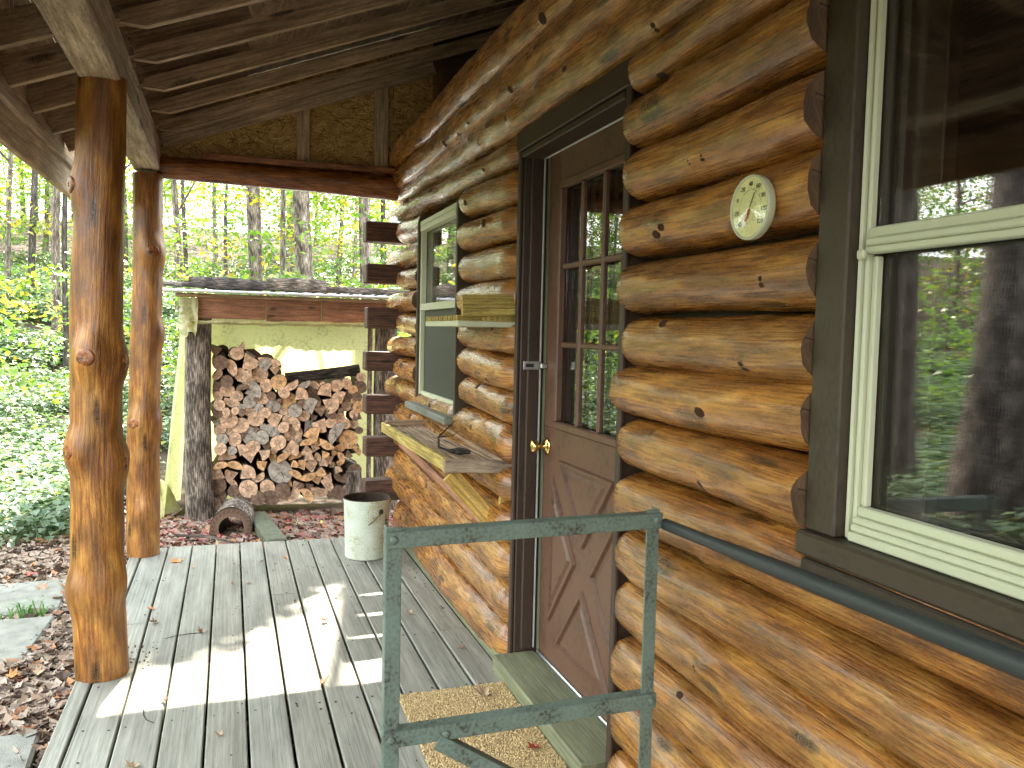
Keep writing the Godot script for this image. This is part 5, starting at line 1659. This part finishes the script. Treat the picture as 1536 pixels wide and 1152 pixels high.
func build_cover() -> void:
	var r := RandomNumberGenerator.new()
	r.seed = 21
	# low herbs
	var herb := []
	for v in 3:
		var a := Acc.new()
		for i in 9:
			var an := TAU * i / 9.0 + r.randf()
			var d := Vector3(cos(an), 0, sin(an))
			var rad := r.randf_range(0.03, 0.13)
			var h := r.randf_range(0.07, 0.24)
			var p := d * rad + Vector3(0, h, 0)
			var s := r.randf_range(0.035, 0.062)
			var side := d.cross(UP)
			var tone := r.randf_range(0.75, 1.25)
			a.col = Color(tone, tone, tone)
			var tip := p + d * s + Vector3(0, -0.3 * s, 0)
			for sg in [-1.0, 1.0]:
				var l: Vector3 = p + d * s * 0.45 + side * sg * s * 0.5 + Vector3(0, 0.05 * s, 0)
				var nn: Vector3 = (l - p).cross(tip - p).normalized()
				if nn.y < 0: nn = -nn
				a.face([p, l, tip], nn, [Vector2.ZERO, Vector2.RIGHT, Vector2.ONE])
			a.face([d * 0.01 - side * 0.002, d * 0.01 + side * 0.002, p], d, [Vector2.ZERO, Vector2.RIGHT, Vector2.ONE])
		herb.append(a.mesh())
	for v in 3:
		var xf := []
		var cols := []
		for k in 24000:
			var x: float
			var z: float
			if k % 2 == 0:
				x = -1.0 - pow(r.randf(), 1.4) * 14.0
				z = r.randf_range(-24.0, 3.0)
			else:
				x = r.randf_range(-12.0, 5.0)
				z = -7.0 - pow(r.randf(), 1.3) * 22.0
			if z > -9.2 and x > -0.75: continue
			if x > -1.35 and z > -6.0: continue
			var away := minf(1.0, maxf(-z - 5.8, -x - 1.9) * 0.55)
			if hills.get_noise_2d(x * 7.0 + 20, z * 7.0) < 0.24 - away * 0.36: continue
			var s := r.randf_range(0.7, 1.5) * (1.0 + clampf(Vector2(x, z).length() - 9.0, 0, 14) * 0.02)
			xf.append(Transform3D(Basis.from_euler(Vector3(r.randf_range(-0.15, 0.15), r.randf() * TAU, r.randf_range(-0.15, 0.15))).scaled(Vector3.ONE * s), Vector3(x, ground_y(x, z) - 0.01, z)))
			var c := Color(0.11, 0.18, 0.10).lerp(Color(0.20, 0.27, 0.16), r.randf())
			if r.randf() < 0.05: c = Color(0.35, 0.33, 0.06)
			cols.append(c)
		tag(scatter("undergrowth", null, herb[v], mats.herb, xf, cols), "carpet of low green woodland plants on the slope", "undergrowth", "low plants on the forest floor", "stuff")
	# leaf litter
	var lit := []
	for v in 2:
		var a := Acc.new()
		for i in 5:
			var p := Vector3(r.randf_range(-0.05, 0.05), r.randf_range(0.0, 0.016), r.randf_range(-0.05, 0.05))
			var b := Basis.from_euler(Vector3(r.randf_range(-0.7, 0.7), r.randf() * TAU, r.randf_range(-0.7, 0.7)))
			var s := r.randf_range(0.016, 0.034)
			var tone := r.randf_range(0.5, 1.4)
			a.col = Color(tone, tone * r.randf_range(0.92, 1.0), tone * r.randf_range(0.8, 1.0))
			var c := r.randf_range(0.1, 0.5)
			var q := [Vector3(-1, c, 0), Vector3(-0.2, 0, 0.6), Vector3(1, c, 0.1), Vector3(0.1, 0.1, -0.6)]
			for e in 4: q[e] = p + b * (q[e] * s)
			for tr in [[0, 1, 3], [1, 2, 3]]:
				var nn: Vector3 = (q[tr[1]] - q[tr[0]]).cross(q[tr[2]] - q[tr[0]]).normalized()
				if nn.y < 0: nn = -nn
				a.face([q[tr[0]], q[tr[1]], q[tr[2]]], nn, [Vector2.ZERO, Vector2.RIGHT, Vector2.ONE])
		lit.append(a.mesh())
	for v in 2:
		var xf := []
		var cols := []
		for k in 16000:
			var x := r.randf_range(-3.6, -0.60)
			var z := r.randf_range(-8.0, -2.2)
			if k % 3 == 0:
				x = r.randf_range(-0.7, 1.35)
				z = r.randf_range(-7.05, -5.6)
			var slab := false
			for s in [[-1.35, -5.1, 0.95, 0.56], [-1.30, -4.45, 0.86, 0.58], [-1.05, -3.05, 0.8, 0.62]]:
				if absf(x - s[0]) < s[2] * 0.5 and absf(z - s[1]) < s[3] * 0.5 and r.randf() > 0.05: slab = true
			if slab: continue
			xf.append(Transform3D(Basis(UP, r.randf() * TAU).scaled(Vector3.ONE * r.randf_range(0.7, 1.3)), Vector3(x, ground_y(x, z) + 0.004 + r.randf() * 0.018, z)))
			var c := Color(0.20, 0.13, 0.085).lerp(Color(0.30, 0.24, 0.19), r.randf())
			if r.randf() < 0.12: c = Color(0.34, 0.15, 0.07)
			if r.randf() < 0.10: c = Color(0.09, 0.06, 0.045)
			if k % 3 == 0 and r.randf() < 0.25: c = Color(0.28, 0.09, 0.08)
			cols.append(c)
		tag(scatter("leaf_litter", null, lit[v], mats.litter, xf, cols), "dry brown leaf litter around the porch", "leaf litter", "dead leaves on the ground", "stuff")


func build_bits() -> void:
	var r := RandomNumberGenerator.new()
	r.seed = 61
	# straw caught on the beam
	var st := thing("straw_wisp", "dry straw and roots caught between roof beam and rafters", "straw", Vector3(-0.56, 2.44, -2.75))
	for i in 16:
		var p := Vector3(r.randf_range(-0.03, 0.01), r.randf_range(-0.02, 0.10), r.randf_range(-0.22, 0.3))
		var d := Vector3(r.randf_range(-0.1, 0.02), r.randf_range(-0.16, -0.04), r.randf_range(-0.07, 0.07))
		obj("strand", tube_mesh([p, p + d * 0.5 + Vector3(-0.02, 0.01, 0.015), p + d], [0.0018, 0.0015, 0.0008], 5), mats.rafter, st)
	var s2 := thing("straw_wisp", "dry straw hanging from the beam above the log post", "straw", Vector3(-0.40, 2.50, -3.75))
	for i in 14:
		var p := Vector3(r.randf_range(0.0, 0.02), r.randf_range(-0.02, 0.06), r.randf_range(-0.4, 0.3))
		var d := Vector3(r.randf_range(0.0, 0.05), r.randf_range(-0.12, -0.03), r.randf_range(-0.06, 0.06))
		obj("strand", tube_mesh([p, p + d * 0.5 + Vector3(0.015, 0.01, 0.01), p + d], [0.0016, 0.0014, 0.0008], 5), mats.rafter, s2)
	# leaf stems and crumbs on the planks
	for q in [[-0.12, -3.95, 0.16, 2.9, "thin dry leaf stem curving across the porch planks"], [-0.30, -3.20, 0.13, 1.2, "thin dry leaf stem beside the log post's sunlit strip"], [0.86, -2.95, 0.14, 0.4, "pale grass stalk lying on the carpet mat"], [0.95, -2.62, 0.18, 1.1, "long pale grass stalk at the threshold"]]:
		var y := 0.022 if q[0] > 0.8 else 0.003
		var t := thing("dry_stem", q[4], "stem", Vector3(q[0], y, q[1]))
		var a: float = q[3]
		var d: Vector3 = Vector3(cos(a), 0, sin(a)) * q[2]
		var sd := Vector3(-d.z, 0, d.x)
		obj("stalk", tube_mesh([Vector3.ZERO, d * 0.35 + sd * 0.10, d * 0.7 + sd * 0.12, d + sd * 0.02], [0.0018, 0.0016, 0.0014, 0.001], 5), mats.pile if q[0] > 0.8 else mats.barkdark, t)
	var crumbs := Acc.new()
	for i in 150:
		var p := Vector3(r.randf_range(-0.55, 1.05), 0.001, r.randf_range(-5.5, -2.3))
		if i % 3 == 0: p = Vector3(-0.36 + r.randfn(0, 0.05), 0.001, -3.75 + r.randfn(0, 0.10))
		elif i % 4 == 0: p = Vector3(r.randf_range(1.0, 1.05), 0.001, r.randf_range(-5.3, -2.4))
		var s := r.randf_range(0.003, 0.010)
		crumbs.col = Color(1, 1, 1).darkened(r.randf_range(0.0, 0.7))
		put_box(crumbs, Transform3D(Basis.from_euler(Vector3(r.randf(), r.randf() * TAU, r.randf())), p), Vector3(s, s * 0.35, s * 0.6), 0.0005)
	tag(obj("bark_crumbs", crumbs.mesh(), mats.split), "crumbs of bark and dirt scattered on the planks", "debris", "", "stuff")
	# stick and grass by the slabs
	var sk := thing("stick", "bare stick lying on the litter before the hollow log", "stick", Vector3(-0.25, -0.10, -6.1))
	obj("wood", tube_mesh([Vector3(-0.12, 0.03, -0.08), Vector3(0.1, 0.035, 0.03), Vector3(0.3, 0.02, 0.22)], [0.010, 0.012, 0.006], 7, 0.2), mats.bark, sk)
	for g in [[-1.0, -4.78, 38], [-1.3, -4.80, 30], [-0.75, -5.35, 14], [-0.66, -5.75, 12]]:
		var t := thing("grass_tuft", "tuft of green grass growing in the joint of the paving slabs" if g[2] > 20 else "small sprout of green grass in the leaf litter by the porch", "grass", Vector3(g[0], ground_y(g[0], g[1]), g[1]), "grass tufts by the porch")
		var a := Acc.new()
		for i in g[2]:
			var an := r.randf() * TAU
			var d := Vector3(cos(an), 0, sin(an))
			var b := Vector3(r.randfn(0, 0.05), 0.0, r.randfn(0, 0.03))
			var h := r.randf_range(0.05, 0.13)
			var w := d.cross(UP) * 0.004
			var m := b + d * h * 0.3 + Vector3(0, h * 0.75, 0)
			var e := b + d * h * 0.9 + Vector3(0, h * 0.85, 0)
			var tone := r.randf_range(0.7, 1.3)
			a.col = Color(0.10 * tone, 0.22 * tone, 0.05 * tone)
			a.face([b - w, b + w, m + w, m - w], (UP * 0.4 - d).normalized(), [Vector2.ZERO, Vector2.RIGHT, Vector2.ONE, Vector2.DOWN])
			a.face([m - w, m + w, e], (UP - d * 0.3).normalized(), [Vector2.ZERO, Vector2.RIGHT, Vector2.ONE])
		obj("blades", a.mesh(), mats.herb, t)


func build_light() -> void:
	var cam := Camera3D.new()
	cam.name = "camera"
	cam.transform = Transform3D(Basis(Vector3(0.94496, 0.02295, 0.32639), Vector3(-0.00131, 0.9978, -0.06636), Vector3(-0.32719, 0.06228, 0.9429)).orthonormalized(), Vector3(0, 1.42, 0))
	cam.fov = 50.474
	cam.near = 0.05
	cam.far = 500.0
	cam.current = true
	add_child(cam)
	var sky := ProceduralSkyMaterial.new()
	sky.sky_top_color = Color(0.91, 0.955, 1.0)
	sky.sky_horizon_color = Color(1.0, 1.0, 1.0)
	sky.ground_horizon_color = Color(0.5, 0.5, 0.45)
	sky.ground_bottom_color = Color(0.3, 0.3, 0.25)
	sky.sky_curve = 0.25
	sky.sky_energy_multiplier = 1.0
	var e := Environment.new()
	e.background_mode = Environment.BG_SKY
	e.sky = Sky.new()
	e.sky.sky_material = sky
	e.background_energy_multiplier = 1.3
	e.tonemap_mode = Environment.TONE_MAPPER_LINEAR
	e.tonemap_exposure = 7.6
	e.sdfgi_enabled = true
	e.ssao_enabled = true
	e.ssil_enabled = true
	var we := WorldEnvironment.new()
	we.name = "world_environment"
	we.environment = e
	add_child(we)
	var sun := DirectionalLight3D.new()
	sun.name = "sun"
	sun.light_energy = 1.6
	sun.light_color = Color(1.0, 0.96, 0.88)
	sun.light_angular_distance = 0.5
	sun.shadow_enabled = true
	add_child(sun)
	sun.look_at_from_position(Vector3(0, 20, 0), Vector3(0, 20, 0) + SUN_TRAVEL, UP)


func _ready() -> void:
	rng.seed = 12
	hills.seed = 3
	hills.frequency = 0.08
	wob.seed = 8
	wob.frequency = 1.0
	wob.fractal_octaves = 2
	build_light()
	make_materials()
	build_ground()
	build_cabin()
	build_porch()
	build_shed()
	build_firewood()
	build_rail()
	build_bucket()
	build_mat()
	build_thermometer()
	build_trays()
	build_woods()
	build_cover()
	build_fallen()
	build_bits()
